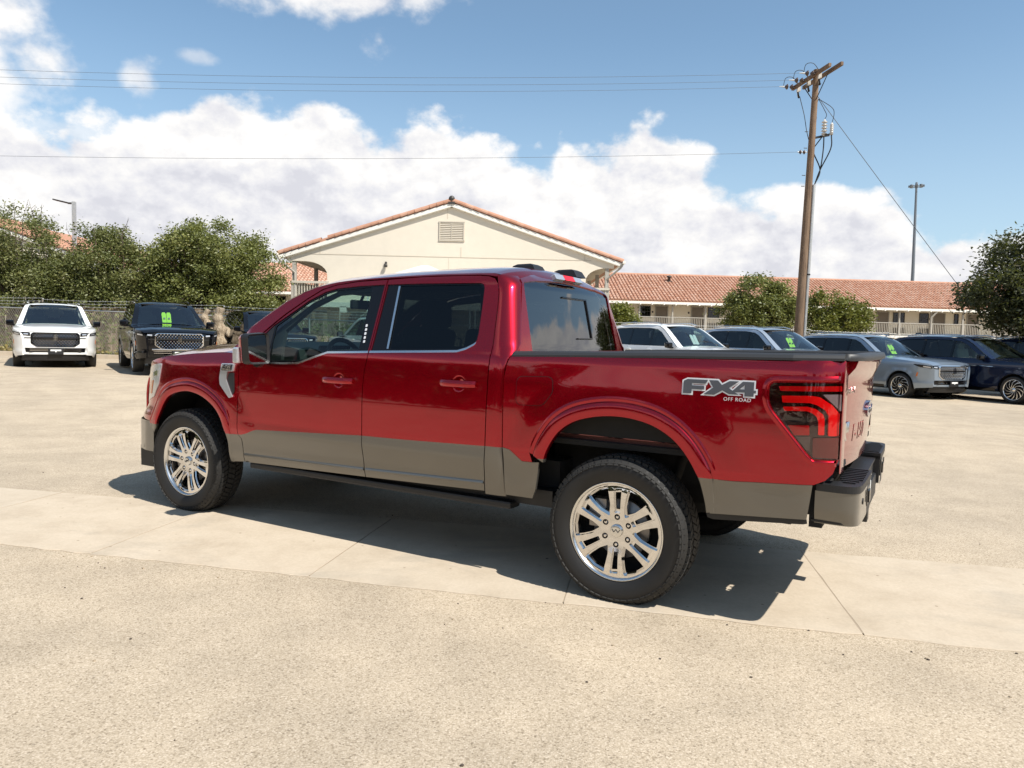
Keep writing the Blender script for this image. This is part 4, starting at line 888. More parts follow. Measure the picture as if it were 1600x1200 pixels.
# grey/red boundary
tz_f, tz_d = [(3.20,.668),(3.0595,.675)], [(3.0575,.676),(3.02,.678),(2.96,.694),(2.90,.718),(2.856,.729),(1.834,.776)]
tz_r = [(1.830,.776),(1.493,.781),(.852,.799)]
for sd in (1, -1):
    cupF = [(2.055+.055*math.cos(a), 1.137+.053*math.sin(a)) for a in np.linspace(0, 2*math.pi, 24, endpoint=False)]; cupR = [(x-2.055+1.0615, z+.031) for x, z in cupF]
    # front fender
    red = [*door_f_gap[:3], (3.059,.675)] + [p for p in reversed(oF) if p[1] > .672] + [(4.30,.70),(4.42,.72),(4.50,.80)] + list(reversed(topF))[:-1]
    red = sh(red[:4], .003)+red[4:]
    grey = [(3.062,.675),(3.033,.646),(3.029,.556),(3.036,.466),(3.20,.45),(3.170,.563),(3.150,.66),(3.150,.672)]
    ff = panel('front_fender', [(red, [], 0), (grey, [], 1)], FS(), OUT, ['red_paint', 'stone_paint'], TR, h=.035, side=sd)
    flare_strip(ff, aF, side_y, 3.693, .46, .105, .672, sd)
    # doors
    fo = sh(door_f_gap, -.003); spf = sh(split, .003); spr = sh(split, -.003)
    dred = [(3.066,1.252),(3.035,1.302),(2.77,1.519),(2.681,1.587),(2.498,1.704),(2.378,1.769),(2.259,1.800),(2.059,1.824)]+spf[:5]+[(1.837,.776)]+list(reversed(tz_d))[1:]+[(3.056,.72),(3.060,1.166)]
    dgrey = list(tz_d)[:-1]+[(1.837,.776),(1.827,.492),(3.030,.464),(3.023,.556),(3.027,.646)]
    fd = panel('front_door', [(dred, [WH_F, cupF], 0), (dgrey, [], 1)], FS(), OUT, ['red_paint', 'stone_paint'], TR, h=.024, side=sd)
    rb = sh(rd_back, .004)
    rred = [(1.797,1.834),(1.5,1.848),(1.2,1.850)]+rb[:9]+[(.858,.799),(1.493,.781),(1.831,.776)]+list(reversed(spr))[2:-1]
    rgrey = [(1.831,.776),(1.493,.781),(.858,.799),(.868,.519),(1.821,.492)]
    rd = panel('rear_door', [(rred, [WH_R, cupR], 0), (rgrey, [], 1)], FS(), OUT, ['red_paint', 'stone_paint'], TR, h=.024, side=sd)
    for par, xa, xb_ in ((fd, 3.018, 1.832), (rd, 1.816, .872)):
        loft('body_crease', [[(x, float(side_y(x, zz_))+o_, zz_) for dz_, o_ in ((.016, .0004), (.002, .0075), (-.002, .007), (-.006, .0004)) for zz_ in [float(np.interp(x, [.87, 1.83, 3.0], [.567, .541, .520]))+dz_]] for x in np.linspace(xa, xb_, 24)], 'stone_paint', par, out=(0, 1, 0), side=sd)
    # glass, appliques, chrome
    gf = rnd([(2.755,1.500),(2.618,1.592),(2.492,1.675),(2.35,1.739),(2.25,1.763),(1.925,1.785),(1.905,1.352),(2.171,1.337),(2.300,1.299),(2.442,1.255),(2.742,1.247)], .012)
    panel('window_glass', [(gf, [], 0)], FS(-.012), OUT, 'glass_front', fd, h=.12, flange=.004, side=sd)
    gr = rnd([(1.690,1.790),(1.04,1.790),(1.005,1.765),(.985,1.60),(.978,1.482),(.982,1.43),(1.04,1.398),(1.10,1.380),(1.655,1.362)], .012)
    panel('window_glass', [(gr, [], 0)], FS(-.012), OUT, 'glass_dark', rd, h=.12, flange=.004, side=sd)
    # black surround strips round the glass
    panel('window_seal', [(WH_F[:7]+[(1.816,1.346)]+WH_F[8:12]+[(2.755,1.236),(2.775,1.47)], [gf], 0)], FS(-.007), OUT, 'black_gloss', fd, h=.06, flange=.01, side=sd)
    panel('window_seal', [(WH_R, [gr], 0)], FS(-.007), OUT, 'black_gloss', rd, h=.06, flange=.01, side=sd)
    panel('mirror_sail', [(rnd([(2.772,1.505),(2.752,1.238),(2.955,1.238),(2.938,1.345)], .01), [], 0)], FS(-.004), OUT, 'black_plastic', fd, h=.06, flange=.01, side=sd)
    if sd > 0:
        panel('pillar_strip', [([(1.694,1.789),(1.678,1.789),(1.648,1.366),(1.664,1.366)], [], 0)], FS(-.002), OUT, 'satin_chrome', rd, h=.1, flange=.006, side=sd)  # narrow bright slanted strip beside the rear door glass
        for k in range(5):
            z0 = 1.400+k*.027; xx = 1.874+k*.0035
            panel('keypad_key', [(rnd([(xx-.007,z0),(xx+.007,z0),(xx+.007,z0+.018),(xx-.007,z0+.018)], .004), [], 0)], FS(-.002), OUT, 'decal_white', fd, h=.1, flange=.003, side=sd)
    ch = [(2.74,1.238),(2.60,1.240),(2.442,1.249),(2.300,1.294),(2.171,1.333),(1.808,1.348)]
    panel('belt_moulding', [(ch+[(x, z-.014) for x, z in reversed(ch)], [], 0)], FS(.004), OUT, 'satin_chrome', fd, h=.1, flange=.012, side=sd)
    ch = [(1.796,1.349),(1.30,1.366),(1.097,1.374),(1.035,1.392),(.985,1.418),(.972,1.43)]
    panel('belt_moulding', [(ch+[(x+.002, z-.014) for x, z in reversed(ch)], [], 0)], FS(.004), OUT, 'satin_chrome', rd, h=.1, flange=.012, side=sd)
    # handles: cup in the skin and a bar in front of it
    for par, x0, x1, zc_ in ((fd, 2.19, 1.92, 1.137), (rd, 1.193, .93, 1.168)):
        xm = (x0+x1)/2
        cup = cupF if par is fd else cupR
        panel('handle_cup', [(cup, [], 0)], lambda u, v, xm=xm, zc_=zc_: (u, side_y(u, v)-.0005-.017*(1-sst(.1, 1, np.hypot(u-xm, v-zc_)/.055)), v), OUT, 'red_paint', par, h=.012, flange=0, side=sd)
        hb = rnd([(x0,zc_-.020),(x1,zc_-.018),(x1,zc_+.021),(x0,zc_+.020)], .010)
        def FH(u, v, xm=xm, zc_=zc_, L=(x0-x1)/2):
            e = np.clip(np.abs(u-xm)/L, 0, 1); return (u, side_y(u, v)+.040-.022*e**4-.010*((v-zc_)/.02)**2, v)
        panel('door_handle', [(hb, [], 0)], FH, OUT, 'red_paint', par, h=.012, flange=.03, side=sd)
    # cab side: rail above the doors, rocker, rear corner
    rail = [(x, z) for x, z in U[:12]]+[(.915,1.845),(.940,1.842)]+[(.985,1.850),(1.06,1.857),(1.413,1.858),(1.803,1.846),(2.06,1.832),(2.263,1.807),(2.387,1.776),(2.509,1.711),(2.694,1.594),(2.784,1.526),(3.05,1.304),(3.10,1.27)]
    panel('roof_rail', [(rail, [], 0)], FS(), OUT, 'red_paint', TR, h=.03, side=sd)
    rows = []
    for z in np.concatenate([np.linspace(.50, 1.33, 14), np.linspace(1.36, 1.83, 16), np.linspace(1.835, 1.852, 4)]):
        xd = np.interp(z, [p[1] for p in reversed(rd_back)], [p[0] for p in reversed(rd_back)])-.002
        if z > 1.80: xd = np.interp(z, [1.80, 1.852], [.905, .93])
        xb = np.interp(z, [.5,.78,.80,1.3,1.347,1.38,1.80,1.835,1.852], [.722,.738,.739,.744,.716,.702,.795,.83,.852])
        rr = np.interp(z, [.5, 1.3, 1.42, 1.8, 1.868], [.03, .035, .10, .12, .12]); ys = float(side_y(xd, z)); row = []
        for a in np.linspace(0, 1, 15):
            f = a**1.0; th = f*math.pi/2
            row.append((xd-(xd-xb)*math.sin(th)**(1.0 if z > 1.35 else .8), ys-rr+rr*math.cos(th)**(1.0 if z > 1.35 else .5), z))
        rows.append(row)
    cc = [r for r in rows if r[0][2] >= .795]; cg = [r for r in rows if r[0][2] <= .80]
    cg.append([(p[0], p[1], .80) for p in cc[0]]); cc[0] = [(p[0], p[1], .80) for p in cc[0]]
    co = loft('cab_corner', cc, 'red_paint', TR, out=(-.5, 1, 0), side=sd); loft('lower_trim', cg, 'stone_paint', co, out=(-.5, 1, 0), side=sd)
    # bed side
    bed_red = [(.706,1.347),(.727,1.295),(.739,1.213),(.735,1.03),(.731,.805),(.68,.795),(.64,.765),(.598,.734),(.53,.735)]+[p for p in reversed(oR) if p[1] > .765]+[(-.535,.762),(-.633,.763),(-1.01,.787),(-1.060,.812),(-1.09,.846),(-1.112,.92),(-1.115,1.10),(-1.115,1.388),(-.24,1.374)]
    TL = rnd([(-.785,1.272),(-1.113,1.282),(-1.113,.912),(-1.005,.912),(-.975,.940),(-.785,1.165)], {0: .035, 4: .05, 5: .08}, 6)
    f_grey = [(.731,.803),(.68,.793),(.64,.763),(.598,.732),(.53,.733),(.485,.738),(.495,.671),(.512,.57),(.535,.515),(.718,.514)]
    r_grey = [(-.532,.760),(-.523,.64),(-.515,.577),(-.985,.612),(-1.006,.785),(-.633,.761)]
    bs = panel('bed_side', [(bed_red, [TL], 0), (f_grey, [], 1), (r_grey, [], 1)], FB(), OUT, ['red_paint', 'stone_paint'], TR, h=.03, side=sd)
    flare_strip(bs, aR, bed_y, 0.0, .46, .108, .762, sd)
    panel('lower_valance', [([(-.495,.574),(-.983,.609),(-.988,.590),(-.97,.584),(-.53,.545),(-.50,.552)], [], 0)], FB(-.012), OUT, 'black_plastic', bs, h=.06, flange=.03, side=sd)
    if sd > 0:
        fl = rnd([(.648,1.232),(.413,1.240),(.411,1.150),(.470,1.072),(.648,1.066)], {0: .04, 1: .04, 2: .02, 3: .03, 4: .04}, 5)
        fdoor = panel('fuel_door', [(fl, [], 0)], FB(.0035), OUT, 'red_paint', bs, h=.03, flange=.004, side=sd)
        ring = [(x+(x-.53)*.028, z+(z-1.153)*.035) for x, z in fl]
        panel('fuel_door_gap', [(ring, [fl], 0)], FB(.0010), OUT, 'dark_void', bs, h=.03, flange=0, side=sd)
    # tail light: dark housing, then every lens segment standing on it
    tl = empty('tail_light', parent=TR)
    # rubbed lip round the lens opening
    lip_o = [(x+(x+.95)*.10+(.0), z+(z-1.10)*.07) for x, z in TL]; lip_o = [(max(x, -1.114), z) for x, z in lip_o]
    panel('housing', [(TL, [], 0)], FB(-.016), OUT, 'lens_smoke', tl, h=.04, flange=.02, side=sd)
    for nm, poly, mt, off in (
        ('outer_light_bar', [(-.844,1.210),(-.981,1.217),(-1.019,1.212),(-1.072,1.176),(-1.104,1.136),(-1.104,1.028),(-1.062,1.027),(-1.060,1.125),(-1.045,1.150),(-1.008,1.173),(-.975,1.182),(-.85,1.177)], 'lens_bright_red', .004),
        ('inner_light_bar', [(-.853,1.157),(-.965,1.164),(-1.005,1.154),(-1.036,1.130),(-1.043,1.11),(-1.045,1.031),(-1.019,1.030),(-1.017,1.095),(-1.008,1.118),(-.990,1.133),(-.965,1.142),(-.86,1.137)], 'lens_bright_red', .004),
        ('upper_lens', [(-.828,1.256),(-1.108,1.268),(-1.110,1.243),(-.838,1.233)], 'lens_red', .006),
        ('reverse_lens', [(-1.03,1.225),(-1.108,1.228),(-1.109,1.146),(-1.078,1.178)], 'lens_dim', .002),
        ('marker_lens', [(-.859,1.112),(-.986,1.108),(-.972,1.084),(-.883,1.087)], 'black_gloss', .005),
        ('lower_lens', [(-.880,1.068),(-.978,1.074),(-.981,1.027),(-.911,1.021)], 'lens_red', .002),
        ('side_reflector', [(-.917,1.015),(-.987,1.022),(-.985,.950),(-.972,.952)], 'lens_grey', .003),
        ('base_lens', [(-.998,1.015),(-1.106,1.022),(-1.107,.920),(-1.000,.922)], 'lens_deep_red', .012)):
        panel(nm, [(rnd(poly, .005, 3), [], 0)], FB(off-.004), OUT, mt, tl, h=.03, flange=.012, side=sd)
    panel('lens_cover', [(grow(TL, -.004), [], 0)], FB(.012), OUT, 'lens_cover', tl, h=.04, flange=.02, side=sd)
    LP = resample(TL, .012); LP = [tuple(p) for p in LP]; G = [LP]+[grow(LP, k) for k in (.006, .014, .024, .034)]; hs = (-.010, .004, .0075, .004, -.0008); rows = []
    for q in list(range(len(LP)))+[0]:
        rows.append([(max(-1.1135, G[k][q][0]), float(bed_y(max(-1.1135, G[k][q][0]), G[k][q][1]))+hs[k], G[k][q][1]) for k in range(5)])
    loft('lens_lip', [r for r in rows if r[0][0] > -1.105], 'red_paint', bs, out=(0, 1, 0), side=sd)
    # corner post between the bed side and the tailgate
    rows = []
    for z in np.linspace(.845, 1.385, 12):
        y0 = float(bed_y(-1.115, z)); rows.append([(-1.115-.007*math.sin(a), y0-.006-.10*(1-math.cos(a))-.0, z) for a in np.linspace(0, math.pi/2, 7)])
    loft('bed_corner', rows, 'red_paint', TR, out=(-1, .3, 0), side=sd)
    # rail cap
    b = MB(); prof = [(.862,1.33),(.862,1.366),(.880,1.380),(.918,1.380),(.940,1.372),(.953,1.357),(.953,1.345)]
    xs = np.linspace(.70, -1.112, 9); vs = []; fs = []; n = len(prof)
    for x in xs:
        dz = np.interp(x, [-1.115, -.24, .71], [.043, .028, 0.0]); dy = np.interp(x, [-1.115, -.95], [-.045, 0])
        vs += [(x, (y+dy)*sd, z+dz) for y, z in prof]
    for i in range(len(xs)-1):
        for k in range(n-1): fs.append((i*n+k, i*n+k+1, (i+1)*n+k+1, (i+1)*n+k))
    fs += [tuple(range(n)), tuple((len(xs)-1)*n+k for k in range(n))]
    b.add(vs, fs); b.build('rail_cap', ['rail_plastic'], TR)
    # inner skin of doors (seen through the glass) and floor side
    inn = [(3.0,1.24),(2.76,1.49),(2.49,1.68),(2.25,1.77),(1.80,1.80),(1.03,1.80),(.90,1.76),(.87,1.40),(.87,.55),(3.0,.52)]
    w1 = [(2.70,1.47),(2.50,1.64),(2.27,1.74),(1.93,1.765),(1.91,1.36),(2.2,1.34),(2.45,1.265),(2.68,1.255)]
    w2 = rnd([(1.68,1.77),(1.06,1.77),(1.0,1.5),(1.03,1.40),(1.66,1.375)], .06)
    panel('inner_lining', [(inn, [w1, w2], 0)], FS(-.055), OUT, 'seat_black', TR, h=.12, flange=.03, side=sd)
    # side step under the doors
    b = MB(); b.box((1.85, sd*.865, .440), (2.30, .12, .045), ch=.012); b.box((1.9, sd*.80, .50), (2.9, .12, .10))
    b.build('running_board', ['black_plastic'], TR)
    # wheel housings
    for xc, r0, nm in ((3.693, .57, 'wheel_liner'), (0.0, .58, 'wheel_liner')):
        b = MB(); vs = []; fs = []; n = 22
        for i in range(n+1):
            a = math.pi*(.02+.96*i/n)
            for y in (.93, .55): vs.append((xc+r0*1.06*math.cos(a), sd*y, .42+r0*math.sin(a)))
        for i in range(n): fs.append((2*i, 2*i+1, 2*i+3, 2*i+2))
        if xc > 1: b.add(vs, fs, 0, True)
        b.box((xc, sd*.54, .76), (1.20, .02, .46))
        b.build(nm, ['liner'], TR)
    # inner bed wall seen above the rear tyre, ribbed
    b = MB(); b.box((0, sd*.765, 1.02), (1.25, .012, .30)); b.box((0, sd*.78, .885), (1.15, .05, .02))
    for xx in (.33, .05, -.27): b.box((xx, sd*.777, 1.01), (.035, .02, .20), ch=.006); b.box((xx+.06, sd*.774, 1.01), (.012, .02, .20))
    for xx in (.25, .0, -.2): b.box((xx, sd*.807, .885), (.012, .006, .012))
    b.build('bed_inner_wall', ['primer_red'], TR)

# hood
rows = []
for t in np.linspace(0, 1, 26):
    x = 3.10+t*1.42; i = 0
    z0 = np.interp(x, [p[0] for p in topF], [p[1] for p in topF])+.002; y0 = float(side_y(x, z0))-.006
    c = np.interp(x, [3.1, 3.7, 4.2, 4.52], [.065, .085, .110, .105]); row = []
    for s_ in np.linspace(1, -1, 33):
        a = abs(s_); ridge = .012*math.exp(-((a-.50)/.07)**2)
        row.append((x-.02*(1-a), y0*s_, z0+c*(1-a**2.8)+ridge*sst(3.2, 3.6, x)))
    rows.append(row)
x0_, rowl = 4.52, rows[-1]
for k in range(1, 5):
    f = k/4; rows.append([(p[0]+.13*math.sin(f*1.4)*(1-.6*abs(p[1]/.75)), p[1], p[2]-.10*(1-math.cos(f*1.5))) for p in rowl])
loft('hood', rows, 'red_paint', TR, out=(0, 0, 1))
# roof and windscreen share one curved sheet
Uc = catmull(U, 4); Ux = np.array(Uc); dU = np.gradient(Ux, axis=0); nU = np.stack([dU[:, 1], -dU[:, 0]], 1); nU /= np.linalg.norm(nU, axis=1)[:, None]
cr_ = np.interp(Ux[:, 0], [.86,.88,.91,.97,1.1,1.6,2.2,2.5,2.8,3.23], [.045,.052,.064,.077,.085,.085,.088,.11,.13,.13]); rr = []
for (x, z), n_, c in zip(Ux, nU, cr_):
    y0 = float(side_y(x, z)) if x > .91 else float(np.interp(x, [.86, .91], [.60, float(side_y(.91, 1.853))])); row = []
    for s_ in np.linspace(1, -1, 41):
        a = abs(s_); k = c*(1-a**2.7); row.append((x+n_[0]*k, y0*s_, z+n_[1]*k))
    rr.append(row)
cut = int(np.argmin(np.abs(Ux[:, 0]-2.50)))
loft('roof', rr[cut:], 'red_paint', TR, out=(0, 0, 1))
loft('windshield', [r[3:-3] for r in rr[:cut+1]], 'glass_wind', TR, out=(1, 0, 1))
for q, nm in (((0, 4), 'windshield_pillar'), ((-4, None), 'windshield_pillar')):
    loft(nm, [[(p[0]+.003, p[1], p[2]+.004) for p in r[q[0]:q[1]]] for r in rr[:cut+2]], 'red_paint', TR, out=(1, 0, 1))
# cowl panel
b = MB(); b.box((3.17, 0, 1.315), (.20, 1.6, .02)); b.build('cowl', ['black_plastic'], TR)
# back of the cab
BKZ = ([.80,1.30,1.38,1.80,1.835,1.87,1.90], [.70,.69,.702,.795,.828,.872,.93])
def FK(off=0): return lambda u, v: (np.interp(v, *BKZ)-.035*(1-(u/.75)**2)-off, u, v)
def bow(y0, z0, y1, z1, k, n=9): return [(y0+(y1-y0)*t, z0+(z1-z0)*t+k*(1-(2*t-1)**2)) for t in np.linspace(0, 1, n)]
gl = rnd([(.70,1.375)]+[(.672,1.790),(.655,1.812)]+bow(.64,1.818,-.64,1.818,.034)[1:-1]+[(-.655,1.812),(-.672,1.790),(-.70,1.375)], .008)
outer = [(.86,.82),(.87,1.33),(.83,1.40),(.695,1.78),(.66,1.835)]+bow(.62,1.848,-.62,1.848,.055)[1:-1]+[(-.66,1.835),(-.695,1.78),(-.83,1.40),(-.87,1.33),(-.86,.82)]
cb = panel('cab_back', [(outer, [gl], 0)], FK(), (-1, 0, .1), ['red_paint'], TR, h=.06)
rw = panel('rear_window', [(gl, [], 0)], FK(-.008), (-1, 0, .1), ['glass_rear'], TR, h=.1, flange=.004)
sf = [(.195,1.747),(-.20,1.747),(-.20,1.458),(.06,1.458),(.06,1.466),(-.186,1.466),(-.186,1.737),(.195,1.737)]
panel('sliding_pane_frame', [(sf, [], 0)], FK(.002), (-1, 0, .1), ['black_gloss'], rw, h=.05, flange=.012)
hm = rnd([(.245,1.862),(.225,1.900),(-.165,1.900),(-.185,1.862)], .01)
cl_ = empty('brake_light', parent=TR)
def FC(off): return lambda u, v: (.795-off-.02*(1-(u/.4)**2)+(v-1.86)*.6, u, v)
for nm, (a, b_), mt in (('cargo_lens', (.245, .12), 'lens_clear'), ('stop_lens', (.116, -.040), 'lens_bright_red'), ('cargo_lens', (-.044, -.175), 'lens_clear')):
    panel(nm, [(rnd([(a,1.864),(a,1.899),(b_,1.899),(b_,1.864)], .006), [], 0)], FC(.012), (-1, 0, .2), mt, cl_, h=.04, flange=.03)
# antenna fins and roof lamps
for cx_, cy_ in ((1.06, .17), (.97, -.30)):
    b = MB(); vs = []
    for z, lx0, lx1, hw in ((1.915, -.13, .10, .085), (1.962, -.10, .075, .072), (1.975, -.07, .045, .055)):
        vs += [(cx_+lx0, cy_-hw, z), (cx_+lx1, cy_-hw*.6, z), (cx_+lx1, cy_+hw*.6, z), (cx_+lx0, cy_+hw, z)]
    fs = [(8, 9, 10, 11)]+[(4*l+k, 4*l+(k+1) % 4, 4*l+4+(k+1) % 4, 4*l+4+k) for l in range(2) for k in range(4)]
    b.add(vs, fs); b.build('roof_marker_housing', ['black_plastic'], TR)
# front fascia
def FFR(off=0): return lambda u, v: (4.655-.11*np.abs(u/.75)**2.4+off-.06*sst(.9, 1.12, v), u, v)
fa = rnd([(.74,.70),(.74,1.06),(.60,1.10),(-.60,1.10),(-.74,1.06),(-.74,.70)], .03)
gr_ = rnd([(.60,.74),(.62,1.05),(-.62,1.05),(-.60,.74)], .03)
panel('front_fascia', [(fa, [gr_], 0)], FFR(), (1, 0, 0), 'red_paint', TR, h=.08)
g = panel('grille', [(gr_, [], 0)], FFR(-.03), (1, 0, 0), 'black_gloss', TR, h=.1)
b = MB()
for z in (.80, .895, .99): b.box((4.64, 0, z), (.03, 1.18, .05), ch=.01)
b.build('grille_bar', ['chrome'], g)
for sd in (1, -1):
    hl = rnd([(3.995,1.180),(4.13,1.165),(4.33,1.115),(4.47,1.055),(4.53,.84),(4.44,.80),(4.28,.85),(4.10,.90),(4.02,1.0)], .02)
    hlo = panel('headlight', [(hl, [], 0)], FS(.006), OUT, 'lens_clear', TR, h=.03, flange=.03, side=sd)
    panel('amber_marker', [(rnd([(4.12,1.035),(4.22,1.02),(4.22,.92),(4.15,.92)], .01), [], 0)], FS(.010), OUT, 'lens_amber', hlo, h=.03, flange=.008, side=sd)
    panel('chrome_trim', [(rnd([(4.03,1.125),(4.36,1.05),(4.36,1.03),(4.04,1.08)], .005), [], 0)], FS(.012), OUT, 'chrome', hlo, h=.03, flange=.008, side=sd)
    nn = 14; rows = []
    for z in np.linspace(.435, .69, 6):
        row = []
        for a in np.linspace(0, 1, nn):
            x = 4.13+.50*a; row.append((x, float(np.interp(x, [4.13, 4.25, 4.40, 4.52, 4.60, 4.63], [.955, .945, .89, .79, .60, .45])), z))
        rows.append(row)
    loft('front_bumper_end', rows, 'stone_paint', TR, out=(.5, 1, 0), side=sd)
    b = MB(); b.box((4.28, sd*.86, .36), (.26, .05, .15)); b.build('air_dam', ['black_plastic'], TR)
b = MB(); b.box((4.66, 0, .56), (.10, 1.0, .26), ch=.03); b.build('front_bumper', ['stone_paint'], TR)
b = MB(); b.box((4.58, 0, .36), (.10, 1.5, .15), ch=.02); b.build('lower_valance', ['black_plastic'], TR)

# tailgate
TGZ = ([.80,.90,1.10,1.25,1.285,1.305,1.345,1.375,1.395,1.41], [-1.068,-1.082,-1.094,-1.100,-1.101,-1.112,-1.148,-1.162,-1.164,-1.160])
tzs, txs = table(list(zip(*TGZ)), .8, 1.41, .007)
def FT(off=0): return lambda u, v: (np.interp(v, tzs, txs)-(.045+.025*(1-sst(1.28, 1.37, v)))*(1-(u/.8)**2)-off, u, v)
tg = panel('tailgate', [(rnd([(.795,.835),(.795,1.395),(-.795,1.395),(-.795,.835)], .012), [], 0)], FT(), (-1, 0, 0), 'red_paint', TR, h=.03, flange=.05)
b = MB(); vs = []; fs = []; tp = [(-1.115,1.40),(-1.15,1.424),(-1.172,1.420),(-1.180,1.402),(-1.176,1.388)]
ys = np.linspace(.87, -.87, 15)
for y in ys: vs += [(x-.045*(1-(y/.8)**2) if abs(y) < .8 else x+.04*(abs(y) > .85), y, z) for x, z in tp]
for i in range(14):
    for k in range(4): fs.append((i*5+k, i*5+k+1, (i+1)*5+k+1, (i+1)*5+k))
b.add(vs, fs+[(0, 1, 2, 3, 4), (74, 73, 72, 71, 70)], 0, True); b.box((-1.125, 0, 1.398), (.05, 1.58, .04)); b.build('tailgate_cap', ['rail_plastic'], tg)
b = MB(); b.box((-1.075, 0, 1.11), (.03, 1.56, .55)); b.build('tailgate_inner', ['liner'], tg)
tx_ = text_mesh('embossed_lettering', 'F-150', .13, 'red_paint', tg, frame((-1.1515, .36, 1.0), (-.05, -1, 0), (-.02, 0, 1)), .003, spacing=1.1)
xm_ = np.mean([v.co.x for v in tx_.data.vertices])
for v in tx_.data.vertices: v.co.x = float(FT(0)(np.array([v.co.y]), np.array([v.co.z]))[0][0])-(.0022 if v.co.x-(-1.1515+.05*(.36-v.co.y)*-1-.02*(v.co.z-1.0)) < 0 else -.003)
text_mesh('badge_lettering', 'RANCH', .045, 'chrome', tg, frame((-1.1245, .66, 1.235), (-.144, -1, 0), (0, 0, 1)), .002)
em = [(.10+.115*math.cos(a), 1.105+.047*math.sin(a)) for a in np.linspace(0, 2*math.pi, 36, endpoint=False)]
emi = [(.10+.105*math.cos(a), 1.105+.039*math.sin(a)) for a in np.linspace(0, 2*math.pi, 36, endpoint=False)]
ob = panel('oval_badge', [(em, [emi], 0), (emi, [], 1)], FT(.014), (-1, 0, 0), ['chrome', 'badge_blue'], tg, h=.02, flange=.014)
text_mesh('script_lettering', 'Ford', .062, 'chrome', ob, frame((-1.1795, .10, 1.105), (-.022, -1, 0), (0, 0, 1)), .002, shear=.35)
b = MB()
for k in range(4): b.tube([(-1.112-.002*k, .735-.018*k, 1.075-.05*(k % 2)), (-1.114-.002*k, .735-.018*(k+1), 1.075-.05*((k+1) % 2))], .008, 6)
b.tube([(-1.110, .735, 1.075), (-1.108, .745, 1.03), (-1.111, .70, .985)], .009, 6); b.build('running_w_badge', ['chrome'], tg)

# rear bumper
BP = [(-1.015,.940),(-1.10,.945),(-1.165,.938),(-1.200,.905),(-1.212,.84),(-1.216,.70),(-1.218,.55),(-1.219,.40)]
bp = catmull(BP, 4)
bu = empty('rear_bumper', parent=TR)
for sd in (1, -1):
    nb = sum(1 for p in bp if p[1] > .62)
    for nm, seg, mt in (('painted_end', bp[:nb+1], 'stone_paint'), ('black_face', bp[nb:], 'black_plastic')):
        rows = [[(x+.02*max(0, (.64-z))/.05*0, y-.02*sst(.66, .60, z)*1.0, z) for x, y in seg] for z in np.linspace(.595, .757, 7)]
        loft(nm, rows, mt, bu, out=(-1, .5, 0), side=sd)
    b = MB(); top = [(x-.004, (y+.004)) for x, y in bp]; inner = [(-1.219,.36),(-1.12,.36),(-1.12,.80),(-1.02,.86)]
    b.prism([(x, y*sd) for x, y in top+inner], .757, .792, 'xy'); b.prism([(x*.985+(-.018)*0, y*.985*sd) for x, y in bp+inner], .600, .61, 'xy')
    for k in range(9): b.box((-1.155-.0*k, sd*(.40+.055*k), .795), (.105-.004*max(0, k-6)*6, .018, .008))
    b.box((-1.14, sd*.37, .69), (.15, .02, .17)); b.build('step_pad', ['black_plastic'], bu)
    b = MB(); b.box((-1.212, sd*.52, .685), (.02, .13, .10), ch=.01); b.box((-1.224, sd*.52, .685), (.01, .085, .06)); b.build('socket_recess', ['black_gloss'], bu)
    b = MB(); b.tube([(-1.205, sd*.78, .70), (-1.218, sd*.78, .70)], .016, 12); b.build('parking_sensor', ['black_plastic'], bu)
    b = MB(); b.box((-1.02, sd*.72, .69), (.06, .40, .24)); b.build('light_block_bracket', ['dark_void'], bu)  # unseen bracket, widened to block sunlight leaking between bed and bumper
b = MB(); b.box((-1.13, 0, .60), (.14, .74, .14), ch=.015); b.box((-1.15, 0, .70), (.06, .74, .12)); b.box((-1.14, 0, .757), (.10, 1.6, .012))
b.build('licence_recess', ['black_plastic'], bu)
b = MB(); b.box((-1.20, .30, .705), (.03, .02, .05), ch=.006); b.tube([(-1.205, .30, .73), (-1.21, .30, .76), (-1.185, .30, .77)], .009, 6); b.build('safety_chain_hook', ['white_plastic'], bu)
b = MB(); b.box((-1.13, 0, .48), (.12, .09, .09), ch=.008); b.build('hitch_receiver', ['dark_metal'], bu)

# bed inside, frame, axles
b = MB(); b.box((-.21, 0, .86), (1.80, 1.72, .03)); b.box((.66, 0, 1.09), (.03, 1.66, .52))
for sd in (1, -1): b.box((-.20, sd*.855, 1.14), (1.78, .02, .46)); b.box((0, sd*.60, 1.0), (.95, .30, .26), ch=.04); b.box((-.16, sd*.89, 1.335), (1.66, .07, .02))
b.build('bed_liner', ['liner'], TR)
b = MB()
for sd in (1, -1): b.box((1.75, sd*.50, .56), (5.2, .10, .16)); b.tube([(-.75, sd*.48, .62), (-.2, sd*.49, .45), (.2, sd*.49, .45), (.75, sd*.48, .58)], .03, 6); b.tube([(-.12, sd*.55, .42), (-.30, sd*.52, .95)], .035, 8)
for x in (0, 3.693): b.tube([(x, -.80, .40), (x, .80, .40)], .05, 10)
b.lathe([(0, -.16), (.14, -.12), (.18, 0), (.14, .12), (0, .16)], 16, 'x', (0, 0, .40)); b.box((1.9, 0, .56), (1.5, .7, .12)); b.box((3.6, 0, .70), (.8, .9, .5)); b.tube([(-1.0, -.55, .50), (.9, -.55, .52)], .045, 8)
b.box((-.75, 0, .62), (.5, .75, .22)); b.box((.62, .62, .62), (.3, .22, .18)); b.build('chassis', ['underbody'], TR)
b = MB(); b.box((1.95, 0, .60), (2.5, 1.75, .06)); b.box((3.02, 0, .95), (.06, 1.7, .7)); b.build('cab_floor', ['dark_void'], TR)
